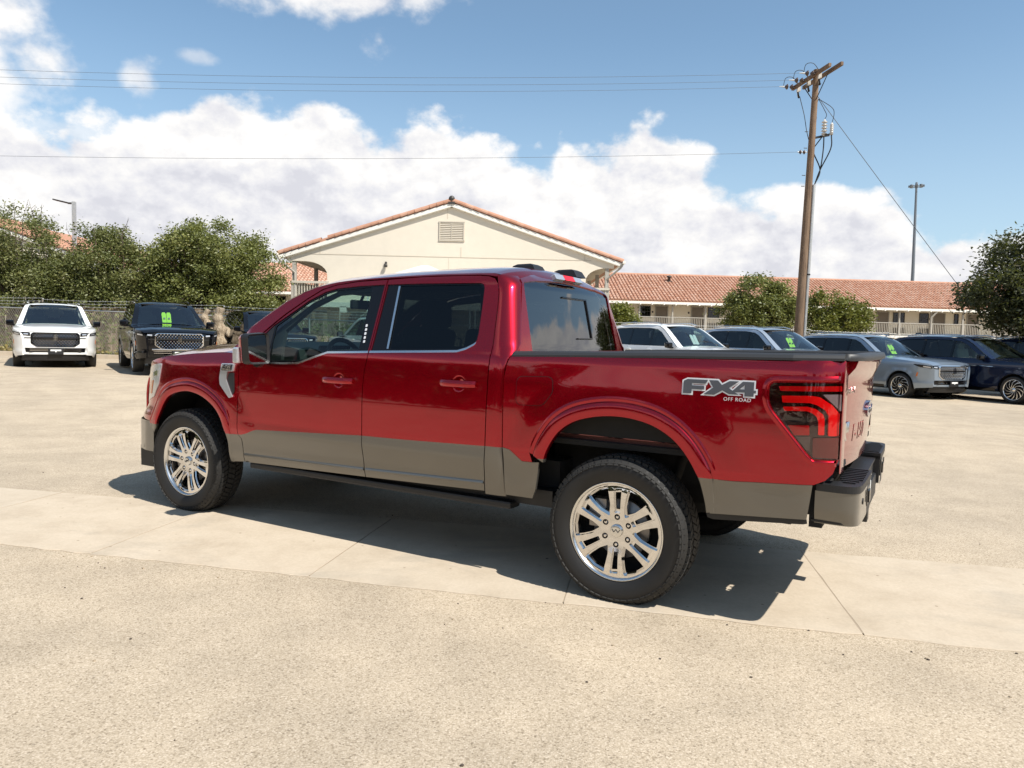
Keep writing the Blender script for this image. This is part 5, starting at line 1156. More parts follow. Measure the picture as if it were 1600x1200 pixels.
b = MB(); b.box((1.62, 0, 1.835), (1.45, 1.30, .02)); b.box((2.25, .36, 1.80), (.35, .5, .03), rot=Matrix.Rotation(R(10), 3, 'Y')); b.box((2.25, -.36, 1.80), (.35, .5, .03), rot=Matrix.Rotation(R(10), 3, 'Y')); b.build('headliner', ['seat_black'], TR)

# interior
def seat(x, y, w_, hgt, rec=.16):
    s_ = empty('seat', parent=TR)
    b = MB(); b.box((x+.05, y, .90), (.52, w_, .17), ch=.05); b.build('cushion', ['seat_black'], s_)
    b = MB(); b.box((x-.27, y, 1.22), (.15, w_, .60), rot=Matrix.Rotation(-rec, 3, 'Y'), ch=.05); b.build('backrest', ['seat_black'], s_)
    return s_
for y in (.40, -.40):
    s_ = seat(2.02, y, .50, 1.2); b = MB(); b.box((1.655, y, 1.61), (.11, .27, .20), ch=.045); b.tube([(1.68, y-.06, 1.48), (1.665, y-.06, 1.58)], .007, 6); b.tube([(1.68, y+.06, 1.48), (1.665, y+.06, 1.58)], .007, 6); b.build('headrest', ['seat_black'], s_)
s_ = seat(1.16, 0, 1.36, 1.2, .10)
for y in (.45, 0, -.45): b = MB(); b.box((.87, y, 1.56), (.10, .26, .17), ch=.04); b.build('headrest', ['seat_black'], s_)
d_ = empty('dashboard', parent=TR)
b = MB(); b.prism([(3.12,1.33),(2.90,1.385),(2.62,1.33),(2.58,1.15),(2.70,.95),(3.05,.9)], -.80, .80); b.build('dash_body', ['dash'], d_)
b = MB(); b.box((2.63, .42, 1.30), (.02, .34, .13), rot=Matrix.Rotation(R(-12), 3, 'Y'), ch=.01); b.box((2.60, 0, 1.25), (.02, .30, .20), ch=.008); b.build('display_screen', ['black_gloss'], d_)
b = MB(); b.box((2.595, 0, 1.14), (.02, .34, .03), ch=.006); b.build('silver_trim', ['satin_chrome'], d_)
sw = empty('steering_wheel', parent=TR); cy = Vector((2.50, .41, 1.24)); ax_ = Vector((-.90, 0, .42)).normalized(); up = Vector((.42, 0, .90)).normalized(); sdv = Vector((0, 1, 0))
b = MB(); ring_ = [cy+(up*math.cos(a)+sdv*math.sin(a))*.185 for a in np.linspace(0, 2*math.pi, 33)]; b.tube(ring_, .019, 8, caps=False); b.build('rim', ['seat_black'], sw)
b = MB(); b.lathe([(0, -.03), (.06, -.03), (.075, 0), (.05, .02), (0, .02)], 16, 'x', (0, 0, 0)); hub = [cy+Vector(v) for v in b.v]; b.v = [tuple(h) for h in hub]
for a in (-1.5, 1.5, 3.14): b.tube([cy+(up*math.cos(a)+sdv*math.sin(a))*.05, cy+(up*math.cos(a)+sdv*math.sin(a))*.18], .017, 6)
b.build('spokes', ['dash'], sw)
b = MB(); b.box((2.72, 0, 1.70), (.035, .26, .075), ch=.015); b.tube([(2.73, 0, 1.73), (2.68, 0, 1.81)], .012, 6); b.box((2.66, 0, 1.80), (.12, .16, .05), ch=.01); b.build('interior_mirror', ['dark_void'], TR)
b = MB(); b.box((2.735, .42, 1.455), (.005, .075, .022)); b.build('windshield_sticker', ['decal_white'], TR) if False else None

# door mirrors
for sd in (1, -1):
    mr = empty('door_mirror', parent=TR); cx_, cy_, cz_ = 2.64, sd*1.205, 1.342
    b = MB(); vs = []; prof = []
    for f, sc_, dx in ((0, .97, -.060), (.0, 1.01, .0), (.35, 1.0, .005), (.7, .90, .04), (1.0, .62, .065)):
        prof.append([(cx_+dx, cy_+sd*p[0]*sc_, cz_+p[1]*sc_) for p in rnd([(-.100,-.112),(.088,-.112),(.105,.098),(-.088,.112)], .035, 4)])
    A = np.array(prof); n = A.shape[1]; fs = []
    for i in range(1, 4):
        for k in range(n): fs.append((i*n+k, i*n+(k+1) % n, (i+1)*n+(k+1) % n, (i+1)*n+k))
    fs.append(tuple(4*n+k for k in range(n))); b.add(A.reshape(-1, 3), fs, 0, True); b.build('mirror_cap', ['red_paint'], mr)
    b = MB(); b.add(A[:2].reshape(-1, 3)+np.array([-.004, 0, 0]), [(k, (k+1) % n, n+(k+1) % n, n+k) for k in range(n)], 0, True); b.build('mirror_housing', ['black_plastic'], mr)
    b = MB(); o_ = rnd([(-.100,-.112),(.088,-.112),(.105,.098),(-.088,.112)], .035, 4); i_ = [(p[0]*.82, p[1]*.86) for p in o_]
    vs = [(cx_-.063, cy_+sd*p[0]*.97, cz_+p[1]*.97) for p in o_]+[(cx_-.050, cy_+sd*p[0], cz_+p[1]) for p in i_]; m_ = len(o_)
    b.add(vs, [(k, (k+1) % m_, (k+1) % m_+m_, k+m_) for k in range(m_)]); b.tube([(cx_+.02, cy_-sd*.05, cz_-.105), (cx_+.10, cy_-sd*.15, cz_-.115), (cx_+.22, sd*.955, cz_-.085)], [.030, .028, .034], 8); b.build('mirror_bezel', ['black_plastic'], mr)
    b = MB(); b.add([(cx_-.049-.012*(p[0]), cy_+sd*p[0], cz_+p[1]) for p in i_], [tuple(range(m_))]); b.build('mirror_glass', ['chrome'], mr, fix=False)
    b = MB(); b.box((cx_+.055, cy_+sd*.088, cz_-.05), (.05, .045, .11), ch=.012); b.build('turn_lens', ['lens_clear'], mr)

# badges on the sides
vent_o = [(3.250,1.208),(3.105,1.212),(3.116,1.152),(3.178,1.148),(3.190,1.085),(3.110,.960),(3.143,.948),(3.252,1.047),(3.265,1.10)]
bg_ = panel('fender_badge', [(rnd(vent_o, .006, 3), [], 0)], FS(.012), OUT, 'badge_silver', TR, h=.03, flange=.012)
panel('name_plate', [(rnd([(3.238,1.202),(3.122,1.205),(3.130,1.158),(3.242,1.155)], .004), [], 0)], FS(.0145), OUT, 'badge_dark', bg_, h=.04, flange=.003)
panel('vent_grille', [(rnd([(3.168,1.140),(3.112,1.143),(3.100,1.0),(3.112,.975),(3.182,1.085)], .006), [], 0)], FS(.005), OUT, 'black_plastic', bg_, h=.04, flange=.01)
ysd = float(side_y(3.18, 1.18))+.018
text_mesh('badge_lettering', 'F-150', .036, 'chrome', bg_, frame((3.183, ysd, 1.187), (-1, 0, 0), (0, 0, 1)), .002, spacing=1.15)
text_mesh('badge_lettering', 'KING RANCH', .0155, 'chrome', bg_, frame((3.183, ysd, 1.165), (-1, 0, 0), (0, 0, 1)), .002)
# FX4 OFF ROAD on the bed side: angular letters, dark with a pale edge
dec = empty('bed_decal', parent=TR)
def LX(p, s=1.0): return [(-.352-.361*x, 1.193+.077*y) for x, y in p]
Fp = [(0,0),(0,.86),(.06,1),(.36,1),(.33,.70),(.13,.70),(.13,.58),(.31,.58),(.31,.30),(.13,.30),(.13,0)]
Xp = [(.29,0),(.43,.50),(.36,1),(.50,1),(.555,.72),(.66,1),(.80,1),(.66,.52),(.80,.10),(.66,.10),(.565,.32),(.45,0)]
F4p = [(.68,.26),(.84,1),(1.0,1),(1.0,.46),(1.03,.46),(1.03,.24),(1.0,.24),(1.0,.02),(.87,.02),(.87,.26)]
F4h = [(.80,.48),(.87,.48),(.87,.76)]
for k, (pp, hh) in enumerate(((Fp, []), (Xp, []), (F4p, [F4h]))):
    L = LX(pp); G = grow(L, .006); H = [LX(q) for q in hh]
    panel('letter_edge', [(G, [], 0)], FB(.0012+.0003*k), OUT, 'decal_white', dec, h=.06, flange=0)
    panel('letter_face', [(grow(L, -.0015), H, 0)], FB(.0042+.0003*k), OUT, 'decal_grey', dec, h=.06, flange=0)
text_mesh('small_lettering', 'OFF ROAD', .026, 'decal_white', dec, frame((-.632, float(bed_y(-.63, 1.175))+.003, 1.176), (-1, 0, 0), (0, -.03, 1)), .0008, spacing=1.12)

# wheels
def wheel_meshes():
    out = {}
    b = MB(); prof = [(.262,.045),(.275,.055),(.300,.075),(.335,.088),(.365,.086),(.388,.074),(.402,.058),(.409,.035)]
    tr = []; 
    prof = prof+[(.4095,.030)]
    W_ = .105; P = [(.256,-.02)]+[(r_, W_+h-.055) for r_, h in prof]
    half = [(.262,.085),(.266,.100),(.280,.112),(.310,.128),(.345,.1365),(.372,.134),(.392,.122),(.403,.106)]
    full = half+[(.404,0.0)]+[(r_, -h) for r_, h in reversed(half)]
    b.lathe(full, 96, 'y'); out['tyre'] = (b, 'rubber')
    b = MB(); N = 62
    for row, (ya, yb, r0, off) in enumerate(((.134,.094,.404,0),(.084,.040,.417,.5),(.030,-.030,.419,.2),(-.040,-.084,.417,.7),(-.094,-.134,.404,.1))):
        for i in range(N):
            a0 = 2*math.pi*(i+off)/N; a1 = a0+2*math.pi/N*.80; sk = .03*(1 if row % 2 else -1); vs = []
            for rr_ in (r0-.014, r0+.002):
                for y, s_ in ((ya, sk), (yb, -sk)):
                    rl = rr_ - (.020 if (row == 0 and y == ya) or (row == 4 and y == yb) else 0)
                    for a in (a0, a1): vs.append((rl*math.cos(a+s_), y, rl*math.sin(a+s_)))
            b.add(vs, [(4,5,7,6),(0,1,5,4),(2,6,7,3),(0,4,6,2),(1,3,7,5)])
    for s_ in (1, -1):
        for i in range(N):
            a0 = 2*math.pi*(i+.25)/N; a1 = a0+2*math.pi/N*(.62 if i % 2 else .8); vs = []
            for r_, y in ((.402,.112),(.375,.137)):
                for a in (a0, a1):
                    vs.append((r_*math.cos(a), s_*(y+.004), r_*math.sin(a)))
            vs += [(v[0]*.985, v[1]-s_*.012, v[2]*.985) for v in vs]
            b.add(vs, [(0,1,3,2),(0,4,5,1),(2,3,7,6),(0,2,6,4),(1,5,7,3)])
    out['tread'] = (b, 'tread_rubber')
    return out
wm = wheel_meshes()
def FW(off=0.0):
    def f(u, v):
        r_ = np.hypot(u, v); return (u, .104+off-.018*(1-sst(.03, .20, r_))-.006*sst(.22, .26, r_), v)
    return f
def pol(r_, a): return (r_*math.cos(a), r_*math.sin(a))
slots = []; pockets = []; lugs = []
for k in range(6):
    A = math.pi/2+k*math.pi/3+.02
    slots.append(rnd([(p[0]*math.cos(A)-p[1]*math.sin(A), p[0]*math.sin(A)+p[1]*math.cos(A)) for p in ((.100,-.0165),(.236,-.0240),(.244,.0240),(.100,.0165))], .006, 3))
    B_ = A+math.pi/6
    pockets.append(rnd([(p[0]*math.cos(B_)-p[1]*math.sin(B_), p[0]*math.sin(B_)+p[1]*math.cos(B_)) for p in ((.090,0.0),(.140,-.035),(.200,-.057),(.242,-.069),(.253,0),(.242,.069),(.200,.057),(.140,.035))], .008, 3))
    lugs.append((.078*math.cos(A), .078*math.sin(A)))
lugh = [[(x+.017*math.cos(a), z+.017*math.sin(a)) for a in np.linspace(0, 2*math.pi, 12, endpoint=False)] for x, z in lugs]
circ_ = [pol(.268, a) for a in np.linspace(0, 2*math.pi, 96, endpoint=False)]
def shrink(L, k): c = np.mean(L, 0); return [tuple(c+(np.array(p)-c)*k) for p in L]
first = True; WP = {}
for nm_x, xw in (('rear', 0.0), ('front', 3.693)):
    for sd in (1, -1):
        wh = empty('wheel', (xw, sd*.862, .402), parent=TR)
        wh.rotation_euler = (0, (.35 if xw > 1 else .0), 0 if sd > 0 else math.pi)
        if first:
            WP['tyre'] = [wm['tyre'][0].build('tyre', [wm['tyre'][1]], wh)]
            WP['tread'] = [wm['tread'][0].build('tread_blocks', [wm['tread'][1]], wh)]; WP['tread'][0]['kind'] = 'stuff'
            rim = panel('rim_face', [(circ_, slots+pockets+lugh, 0)], FW(), (0, 1, 0), 'chrome', wh, h=.016, flange=.034)
            parts = [rim]
            # bevelled ledge inside each pocket
            parts.append(panel('pocket_ledge', [(shrink(q, .985), [shrink(q, .82)], 0) for q in pockets], lambda u, v: (u, FW()(u, v)[1]-.020, v), (0, 1, 0), 'chrome', wh, h=.016, flange=.02))
            parts.append(panel('slot_ledge', [(shrink(q, .985), [shrink([(a*1.0, b_) for a, b_ in q], .70)], 0) for q in slots], lambda u, v: (u, FW()(u, v)[1]-.016, v), (0, 1, 0), 'chrome', wh, h=.016, flange=.02))
            b = MB(); b.lathe([(.262,.094),(.273,.104),(.278,.112),(.274,.114),(.264,.106),(.250,.06),(.242,0),(.240,-.10)], 72, 'y'); parts.append(b.build('rim_barrel', ['satin_chrome'], wh))
            b = MB(); b.lathe([(0,.1002),(.015,.1),(.031,.0995),(.033,.0985),(.036,.095),(.038,.080)], 32, 'y'); parts.append(b.build('centre_cap', ['satin_chrome'], wh))
            b = MB()
            for k in range(4): b.tube([(-.020+.012*k-.004, .1015, .010-.016*(k % 2)), (-.020+.012*(k+1)-.004, .1015, .010-.016*((k+1) % 2))], .0025, 5)
            parts.append(b.build('running_w_mark', ['dark_metal'], wh)); parts[1]['kind'] = 'stuff'; parts[2]['kind'] = 'stuff'
            for x, z in lugs:
                b = MB(); b.lathe([(0,.092),(.008,.091),(.0115,.086),(.0125,.070)], 6, 'y', (x, 0, z), sm=False); parts.append(b.build('lug_nut', ['chrome'], wh))
            b = MB(); b.lathe([(.0,.02),(.165,.02),(.168,.015),(.168,-.01),(.165,-.015)], 48, 'y'); b.box((.13, .02, .08), (.10, .07, .16)); parts.append(b.build('brake_disc', ['rotor_steel'], wh))
            b = MB(); b.lathe([(.0,-.03),(.25,-.03)], 32, 'y'); parts.append(b.build('wheel_back', ['dark_void'], wh))
            WP['all'] = WP['tyre']+WP['tread']+parts; first = False
        else:
            for o in WP['all']:
                c = o.copy(); COL.objects.link(c); c.parent = wh
# ============================================================ full-size SUVs
VZ, VY = table([(.2,.90),(.36,.945),(.50,.975),(.62,.968),(.80,.985),(.98,1.0),(1.05,1.0),(1.14,.985),(1.19,.965),(1.22,.930),(1.78,.735),(1.83,.70),(1.87,.62),(1.9,.55)], .2, 1.92, .010)
def suv_y(x, z):
    x = np.asarray(x, float); z = np.asarray(z, float); y = np.interp(z, VZ, VY)
    y = y-.40*np.clip((x-.30)/.66, 0, None)**2.6*.62-.10*np.clip((-3.6-x)/.8, 0, None)**2
    for xc in (0, -3.11): r_ = np.hypot(x-xc, z-.40); y = y+.020*(1-sst(.47, .56, r_))*sst(.3, .45, z)
    return y
def SF(off=0): return lambda u, v: (u, suv_y(u, v)+off, v)
def arc(xc, r0, a0, a1, n=14): return [(xc+r0*math.cos(R(a)), .385+r0*math.sin(R(a))) for a in np.linspace(a0, a1, n)]
SU = [(.05,1.165),(-.62,1.20),(-.76,1.245),(-1.10,1.46),(-1.42,1.665),(-1.62,1.765),(-1.80,1.815),(-2.2,1.850),(-3.0,1.862),(-3.7,1.845),(-4.15,1.79),(-4.30,1.72)]
def suv(label, x, y, rz, paint, seats='seat_black', trim='black_gloss', paper=None, z=None, chrome_low=False, tag_white=False):
    root = empty('parked_suv', (x, y, gz(x, y) if z is None else z), rz); tag(root, label, 'SUV', 'SUVs parked along the fence')
    out = [(.90,.40),(.93,.62),(.93,.90),(.88,1.02),(.80,1.075),(.45,1.125)]+[(.05,1.158),(-.62,1.195),(-.78,1.24),(-1.12,1.455),(-1.44,1.66),(-1.64,1.760),(-1.82,1.808),(-2.2,1.842),(-3.0,1.853),(-3.7,1.835),(-4.13,1.78),(-4.24,1.62),(-4.33,1.25),(-4.38,1.05),(-4.38,.60),(-4.30,.40),(-3.75,.34)]+arc(-3.11, .455, 188, -8)+[(-2.6,.31),(-.52,.31)]+arc(0, .455, 188, -8)+[(.50,.36)]
    win = rnd([(-.98,1.235),(-1.30,1.44),(-1.60,1.64),(-1.82,1.725),(-2.2,1.765),(-3.0,1.775),(-3.75,1.755),(-4.02,1.69),(-4.12,1.42),(-4.02,1.27),(-3.0,1.238)], .03)
    for sd in (1, -1):
        bd = panel('body_side', [(out, [win], 0)], SF(), OUT, [paint], root, h=.10, flange=.05, side=sd)
        panel('rocker_trim', [([(-.53,.305),(-2.58,.305),(-2.56,.40),(-.55,.40)], [], 0)], SF(.006), OUT, 'black_gloss', bd, h=.2, flange=.05, side=sd)
        panel('chrome_spear', [([(-.55,1.00),(-.62,1.025),(-1.35,1.035),(-1.35,1.02),(-.7,1.005)], [], 0)], SF(.012), OUT, 'chrome', bd, h=.2, flange=.012, side=sd)
        for a, b_, mt in ((-1.0, -1.98, 'glass_suv'), (-2.04, -2.98, 'glass_suv_dark'), (-3.05, -4.10, 'glass_suv_dark')):
            zt = lambda q: float(np.interp(-q, [1.0,1.30,1.60,1.82,2.2,3.0,3.75,4.02,4.10], [1.245,1.43,1.63,1.712,1.752,1.762,1.742,1.68,1.45])); zb = lambda q: float(np.interp(-q, [1.0,3.0,4.02,4.1], [1.242,1.246,1.282,1.40]))
            q = np.linspace(a, b_, 9); pl = [(v, zt(v)-.004) for v in q]+[(v, zb(v)+.004) for v in reversed(q)]
            if zt(q[0])-zb(q[0]) < .02: pl = pl[1:]
            panel('side_window', [(pl, [], 0)], SF(-.012), OUT, mt, bd, h=.2, flange=.01, side=sd)
        panel('window_surround', [([(v, 0) for v in []] or win, [], 0)], SF(-.03), OUT, 'black_gloss', bd, h=.15, flange=0, side=sd) if False else None
        for xa in (-2.01, -3.015): panel('window_pillar', [([(xa+.04,1.745),(xa-.04,1.75),(xa-.035,1.24),(xa+.045,1.24)], [], 0)], SF(-.006), OUT, 'black_gloss', bd, h=.2, flange=.02, side=sd)
        for xa in (-1.03, -2.05, -3.0):
            panel('door_gap', [([(xa,.42),(xa+.007,.42),(xa+.007,1.20),(xa,1.20)], [], 0)], SF(.0015), OUT, 'dark_void', bd, h=.1, flange=0, side=sd)
        for xa in (-1.80, -2.80): panel('door_handle', [(rnd([(xa,1.10),(xa-.20,1.105),(xa-.20,1.135),(xa,1.13)], .01), [], 0)], SF(.03), OUT, paint, bd, h=.05, flange=.03, side=sd)
        hl = rnd([(.885,1.005),(.70,1.035),(.46,1.055),(.42,1.045),(.62,.965),(.90,.935)], .012)
        lamp = panel('headlight', [(hl, [], 0)], SF(.008), OUT, 'black_gloss', root, h=.06, flange=.03, side=sd); panel('headlight_lens', [(rnd([(.86,.985),(.70,1.010),(.70,.972),(.87,.955)], .006), [], 0)], SF(.012), OUT, 'lens_clear', lamp, h=.06, flange=.01, side=sd)
        panel('headlight_inner', [(rnd([(sd*.585,.915),(sd*.585,1.005),(sd*.738,1.015),(sd*.738,.935)], .01), [], 0)], lambda u, v: (.992-.105*np.abs(u/.72)**2.2-.03*sst(.95, 1.07, v), u, v), (1, 0, 0), 'black_gloss', lamp, h=.05, flange=.02)
        panel('headlight_lens', [(rnd([(sd*.63,.945),(sd*.63,.985),(sd*.735,.99),(sd*.735,.955)], .006), [], 0)], lambda u, v: (.996-.105*np.abs(u/.72)**2.2-.03*sst(.95, 1.07, v), u, v), (1, 0, 0), 'lens_clear', lamp, h=.05, flange=.01)
        panel('side_marker', [(rnd([(.50,.70),(.545,.70),(.575,.82),(.535,.82)], .008), [], 0)], SF(.008), OUT, 'lens_amber', root, h=.06, flange=.01, side=sd)
        # mirror
        mr = empty('door_mirror', parent=root); b = MB(); b.box((-.93, sd*1.085, 1.27), (.15, .20, .16), ch=.045); b.box((-.93, sd*1.0, 1.20), (.10, .18, .04), ch=.012); b.build('mirror_shell', ['black_gloss'], mr); b = MB(); b.box((-1.007, sd*1.09, 1.275), (.006, .15, .11)); b.build('mirror_glass', ['chrome'], mr)
        b = MB(); b.tube([(-1.75, sd*.665, 1.875), (-2.0, sd*.665, 1.925), (-3.4, sd*.66, 1.925), (-3.75, sd*.655, 1.87)], .018, 6); b.build('roof_rail', ['satin_chrome' if paint != 'black_paint' else 'black_gloss'], root)
        for xc in (0, -3.11):
            b = MB(); vs = []; fs = []; n = 16
            for i in range(n+1):
                a = math.pi*(-.05+1.1*i/n)
                for yy in (.95, .5): vs.append((xc+.46*math.cos(a), sd*yy, .385+.46*math.sin(a)))
            b.add(vs, [(2*i, 2*i+1, 2*i+3, 2*i+2) for i in range(n)], 0, True); b.box((xc, sd*.55, .5), (.95, .02, .7))
            b.build('wheel_liner', ['liner'], root)
    # hood, roof, windscreen as one skin over the side edges
    rows = []
    for xx in np.linspace(.90, -.70, 16):
        ze = float(np.interp(xx, [-.70,-.62,.05,.45,.80,.90], [1.215,1.197,1.158,1.125,1.073,1.02])); y0 = float(suv_y(xx, ze))-.002; c = np.interp(xx, [-.7,.4,.9], [.055,.055,.035]); rows.append([(xx+.05*max(0, xx)*(1-abs(s_)**2), y0*s_, ze+c*(1-abs(s_)**2.4)+.010*math.exp(-((abs(s_)-.62)/.06)**2)) for s_ in np.linspace(1, -1, 25)])
    loft('hood', rows, paint, root)
    Uc = np.array(catmull(SU[1:], 3)); dU = np.gradient(Uc, axis=0); nU = np.stack([dU[:, 1], -dU[:, 0]], 1); nU = -nU/np.linalg.norm(nU, axis=1)[:, None]; nU = np.where(nU[:, 1:2] < 0, -nU, nU); rows = []
    for (xx, zz), n_ in zip(Uc, nU):
        y0 = float(suv_y(xx, min(zz, 1.85))); c = np.interp(xx, [-4.3,-4.0,-1.8,-1.4,-.8,-.6], [.03,.055,.06,.10,.12,.06]); rows.append([(xx+n_[0]*c*(1-abs(s_)**2.6), y0*s_, zz+n_[1]*c*(1-abs(s_)**2.6)) for s_ in np.linspace(1, -1, 27)])
    cut = int(np.argmin(np.abs(Uc[:, 0]+1.60)))
    rf = loft('roof', rows[cut:], paint, root); loft('windshield', [r[2:-2] for r in rows[:cut+1]], 'glass_suv_wind', root, out=(1, 0, 1))
    loft('sunroof', [[(p[0], p[1], p[2]+.005) for p in r[6:-6]] for r in rows[cut+3:cut+9]], 'black_gloss', rf)
    for a, b_ in ((0, 3), (-3, None)): loft('windshield_pillar', [[(p[0], p[1], p[2]+.004) for p in r[a:b_]] for r in rows[:cut+2]], paint, root, out=(1, 0, 1))
    b = MB(); b.box((-3.9, 0, 1.955), (.20, .06, .07), ch=.02); b.build('antenna_fin', ['black_gloss'], root)
    b = MB(); b.box((-.66, 0, 1.215), (.16, 1.5, .015)); b.build('cowl', ['black_plastic'], root)
    # rear wall
    b = MB(); b.box((-4.33, 0, .85), (.06, 1.7, .85)); b.box((-4.24, 0, 1.5), (.04, 1.45, .50), rot=Matrix.Rotation(R(12), 3, 'Y')); b.build('tailgate', [paint], root); b = MB(); b.box((-4.268, 0, 1.50), (.012, 1.26, .40), rot=Matrix.Rotation(R(12), 3, 'Y')); b.build('rear_glass', ['black_gloss'], root)
    # front fascia
    def FX(off=0): return lambda u, v: (.985-.105*np.abs(u/.72)**2.2+off-.03*sst(.95, 1.07, v)-.04*sst(.45, .30, v), u, v)
    fas = rnd([(.74,.42),(.735,1.045),(-.735,1.045),(-.74,.42)], .01); gro = rnd([(.44,.625),(.575,.72),(.575,.965),(.52,1.02),(-.52,1.02),(-.575,.965),(-.575,.72),(-.44,.625)], .02); ink = rnd([(.70,.475),(.715,.600),(-.715,.600),(-.70,.475)], .02)
    fp = panel('front_fascia', [(fas, [gro, ink], 0)], FX(), (1, 0, 0), paint, root, h=.10, flange=.05)
    for sd in (1, -1): panel('bumper_corner', [([(.88,.40),(.93,.43),(.93,.60),(.80,.60),(.55,.50),(.52,.40)], [], 0)], SF(.004), OUT, paint, root, h=.08, flange=.02, side=sd) if False else None
    gp = panel('grille', [(gro, [], 0)], FX(-.03), (1, 0, 0), 'black_gloss', root, h=.15, flange=0)
    gs = [(p[0]*.955, .82+(p[1]-.82)*.94) for p in gro]; panel('grille_surround', [(gro, [gs], 0)], FX(.012), (1, 0, 0), trim, gp, h=.08, flange=.03)
    b = MB(); rr = 0
    for zz in np.arange(.65, 1.01, .042):
        rr += 1
        for yy in np.arange(-.54, .55, .074):
            yq = yy+(.037 if rr % 2 else 0); q = np.array([[yq, zz]])
            if inside(q, gs)[0] and not (.845 < zz < .885):
                xx = float(FX(-.012)(np.array([yq]), np.array([zz]))[0][0]); b.add([(xx, yq-.021, zz), (xx, yq, zz-.019), (xx, yq+.021, zz), (xx, yq, zz+.019), (xx+.012, yq, zz)], [(0, 1, 4), (1, 2, 4), (2, 3, 4), (3, 0, 4)])
    o = b.build('grille_studs', ['chrome'], gp); o['kind'] = 'stuff'
    panel('grille_bar', [(rnd([(.72,.85),(.72,.878),(-.72,.878),(-.72,.85)], .006), [], 0)] if paint in ('white_paint', 'black_paint') else [(rnd([(.56,.85),(.56,.872),(-.56,.872),(-.56,.85)], .006), [], 0)], FX(.004), (1, 0, 0), 'dark_metal', gp, h=.08, flange=.02)
    b = MB(); b.box((1.0, 0, .885), (.02, .016, .155)); b.box((1.0, .033, .885), (.02, .012, .155)); b.box((1.0, -.033, .885), (.02, .012, .155)); b.box((1.0, 0, .958), (.02, .078, .012)); b.box((1.0, 0, .812), (.02, .078, .012)); b.box((1.002, 0, .885), (.02, .09, .012)); b.build('grille_emblem', ['chrome'], gp)
    ip = panel('lower_intake', [(ink, [], 0)], FX(-.03), (1, 0, 0), 'black_gloss', root, h=.15, flange=0); b = MB()
    for zz in (.52, .565): b.box((.955, 0, zz), (.02, 1.2, .010))
    b.build('intake_bar', ['chrome' if not chrome_low else 'chrome'], ip)
    if chrome_low: b = MB(); b.box((1.0, 0, .612), (.03, 1.30, .035), ch=.01); b.build('chrome_strip', ['chrome'], ip)
    panel('skid_plate', [(rnd([(.80,.25),(.76,.43),(.44,.455),(-.44,.455),(-.76,.43),(-.80,.25)], .02), [], 0)], lambda u, v: (.965-.16*np.abs(u/.8)**2.2-.3*np.clip(.42-v, 0, 1), u, v), (1, 0, 0), 'black_plastic', root, h=.12, flange=.1)
    b = MB(); b.box((1.005, 0, .50), (.02, .36, .16), ch=.01); b.build('plate_holder', ['black_plastic'], root); b = MB(); b.box((1.018, 0, .535), (.004, .25, .04)); b.box((1.018, 0, .50), (.004, .03, .03)); b.build('dealer_plate', ['tag_white'], root)
    # inside
    b = MB(); b.box((-2.4, 0, .62), (3.4, 1.7, .3)); b.box((-.95, 0, 1.08), (.55, 1.6, .25), ch=.05); b.box((-2.6, 0, 1.80), (2.2, 1.2, .02)); b.build('cabin_floor', ['dark_void'], root)
    for yy in (.40, -.40): b = MB(); b.box((-1.75, yy, .86), (.5, .5, .18), ch=.05); b.box((-2.02, yy, 1.20), (.15, .5, .62), rot=Matrix.Rotation(-.18, 3, 'Y'), ch=.05); b.box((-2.09, yy, 1.57), (.10, .28, .20), ch=.04); b.build('seat', [seats], root)
    b = MB(); b.box((-3.0, 0, 1.15), (.16, 1.35, .6), ch=.05); b.build('rear_seat', [seats], root)
    b = MB(); b.tube([(-1.28+.05*math.sin(a), .40+.19*math.cos(a), 1.13+.17*math.sin(a)) for a in np.linspace(0, 6.2832, 21)], .017, 6, caps=False); b.build('steering_wheel', ['dark_void'], root)
    b = MB(); b.box((-1.50, 0, 1.70), (.03, .24, .07), ch=.012); b.tube([(-1.5, 0, 1.72), (-1.56, 0, 1.80)], .01, 5); b.build('interior_mirror', ['dark_void'], root)
    if paper is not None or tag_white:
        b = MB()
        for s_ in (-1, 1):
            P = [(-.055, 0), (.055, 0), (.055, .26), (.035, .31), (-.035, .31), (-.055, .26)]; yo = (paper if paper is not None else 0)+s_*.058
            vs = [(-.985-.17*(q[1]/.31)*1.2, yo+q[0]+.012*s_*q[1], 1.305+q[1]*.9) for q in P]; b.add(vs+[(v[0]-.004, v[1], v[2]) for v in vs], [tuple(range(6)), tuple(range(11, 5, -1))])
            if paper is not None: b.box((-1.045, yo, 1.42), (.003, .045, .05), 1, rot=Matrix.Rotation(R(-32), 3, 'Y'))
        b.build('price_tag', ['tag_white' if tag_white else 'green_paper', 'badge_dark'], root, fix=False)
    # wheels
    global SW
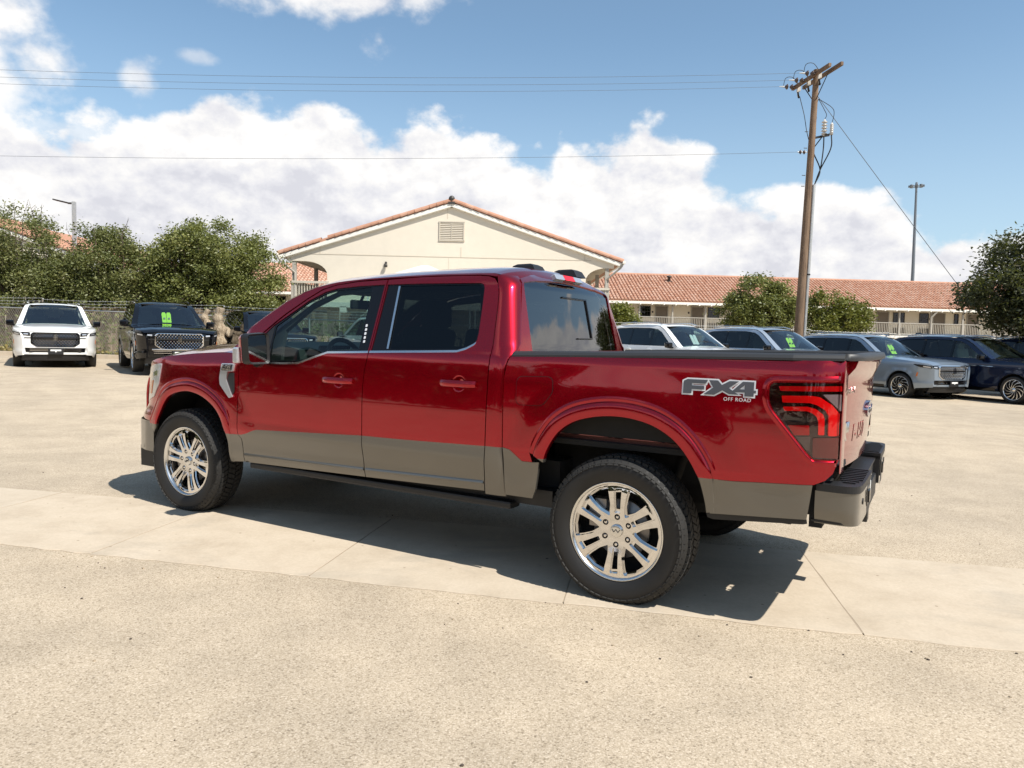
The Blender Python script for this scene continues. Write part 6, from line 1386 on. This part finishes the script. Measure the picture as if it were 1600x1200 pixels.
    for xc in (0, -3.11):
        for sd in (1, -1):
            wh = empty('wheel', (xc, sd*.865, .385), parent=root); wh.rotation_euler = (0, random.uniform(0, .6), 0 if sd > 0 else math.pi)
            if SW is None:
                b = MB(); half = [(.285,.09),(.295,.115),(.33,.135),(.362,.128),(.380,.105)]; b.lathe(half+[(.385, 0)]+[(r_, -h) for r_, h in reversed(half)], 56, 'y'); t = b.build('tyre', ['rubber'], wh)
                b = MB(); b.lathe([(.275,.10),(.292,.108),(.294,.118),(.280,.114),(.268,.09),(.262,-.08)], 56, 'y'); r1 = b.build('rim', ['satin_chrome'], wh)
                b = MB(); b.lathe([(0,.115),(.045,.113),(.06,.10),(.065,.06)], 24, 'y')
                for k in range(12):
                    A = 2*math.pi*k/12; pts = []
                    for q in np.linspace(0, 1, 7): rr2 = .05+.225*q; aa = A+.75*q**1.2; pts.append((rr2, aa))
                    vs = []
                    for (rr2, aa), w_ in zip(pts, np.linspace(.010, .019, 7)):
                        dy = .102+.010*math.sin(math.pi*min(1, (rr2-.05)/.225)); dA = w_/rr2
                        for a2, yy in ((aa-dA, dy-.02), (aa-dA*.7, dy), (aa+dA*.7, dy), (aa+dA, dy-.02)): vs.append((rr2*math.cos(a2), yy, rr2*math.sin(a2)))
                    b.add(vs, [(i*4+j, i*4+j+1, i*4+j+5, i*4+j+4) for i in range(6) for j in range(3)])
                sp = b.build('spokes', ['satin_chrome'], wh); b = MB(); b.lathe([(0, .03), (.27, .03)], 32, 'y'); bk_ = b.build('wheel_back', ['dark_void'], wh); SW = [t, r1, sp, bk_]
            else:
                for o in SW: c = o.copy(); COL.objects.link(c); c.parent = wh
    b = MB(); b.box((-1.6, 0, .36), (4.6, 1.3, .16)); b.build('underbody', ['underbody'], root)
    return root
SW = None
D = R
suv('white SUV facing the camera at far left with a black studded grille', -13.02, 20.99, D(-57.5), 'white_paint', z=.24)
suv('glossy black SUV with chrome grille and green price tag, behind the truck hood', -8.98, 19.54, D(-56.9), 'black_paint', trim='chrome', paper=-.02, z=.30, chrome_low=True)
suv('dark SUV beside the dead trunk, cut off by the red truck windshield pillar', -7.25, 23.0, D(-57), 'black_paint', trim='chrome', z=.22)
suv('white SUV seen through the front door window of the red truck', -5.35, 26.0, D(122), 'white_paint', z=.12)
suv('white SUV at right behind the truck bed with a white tag in its windshield', 5.80, 20.6, D(-61.7), 'white_paint', tag_white=True, paper=None, z=.04)
suv('silver SUV with green price tag between the white and grey-blue SUVs', 8.95, 21.6, D(-64), 'silver_paint', paper=.0, z=.02)
suv('grey-blue SUV with its front end showing past the truck tailgate', 12.28, 22.06, D(-65.5), 'grey_blue_paint', trim='chrome', paper=.0, z=-.117)
suv('navy blue SUV with cream seats at the right edge', 14.95, 21.0, D(-68), 'navy_paint', seats='seat_cream', trim='chrome', z=-.10)
suv('second navy SUV, only its roof edge showing at the far right', 18.5, 21.9, D(-66), 'navy_paint', trim='chrome', z=-.10)
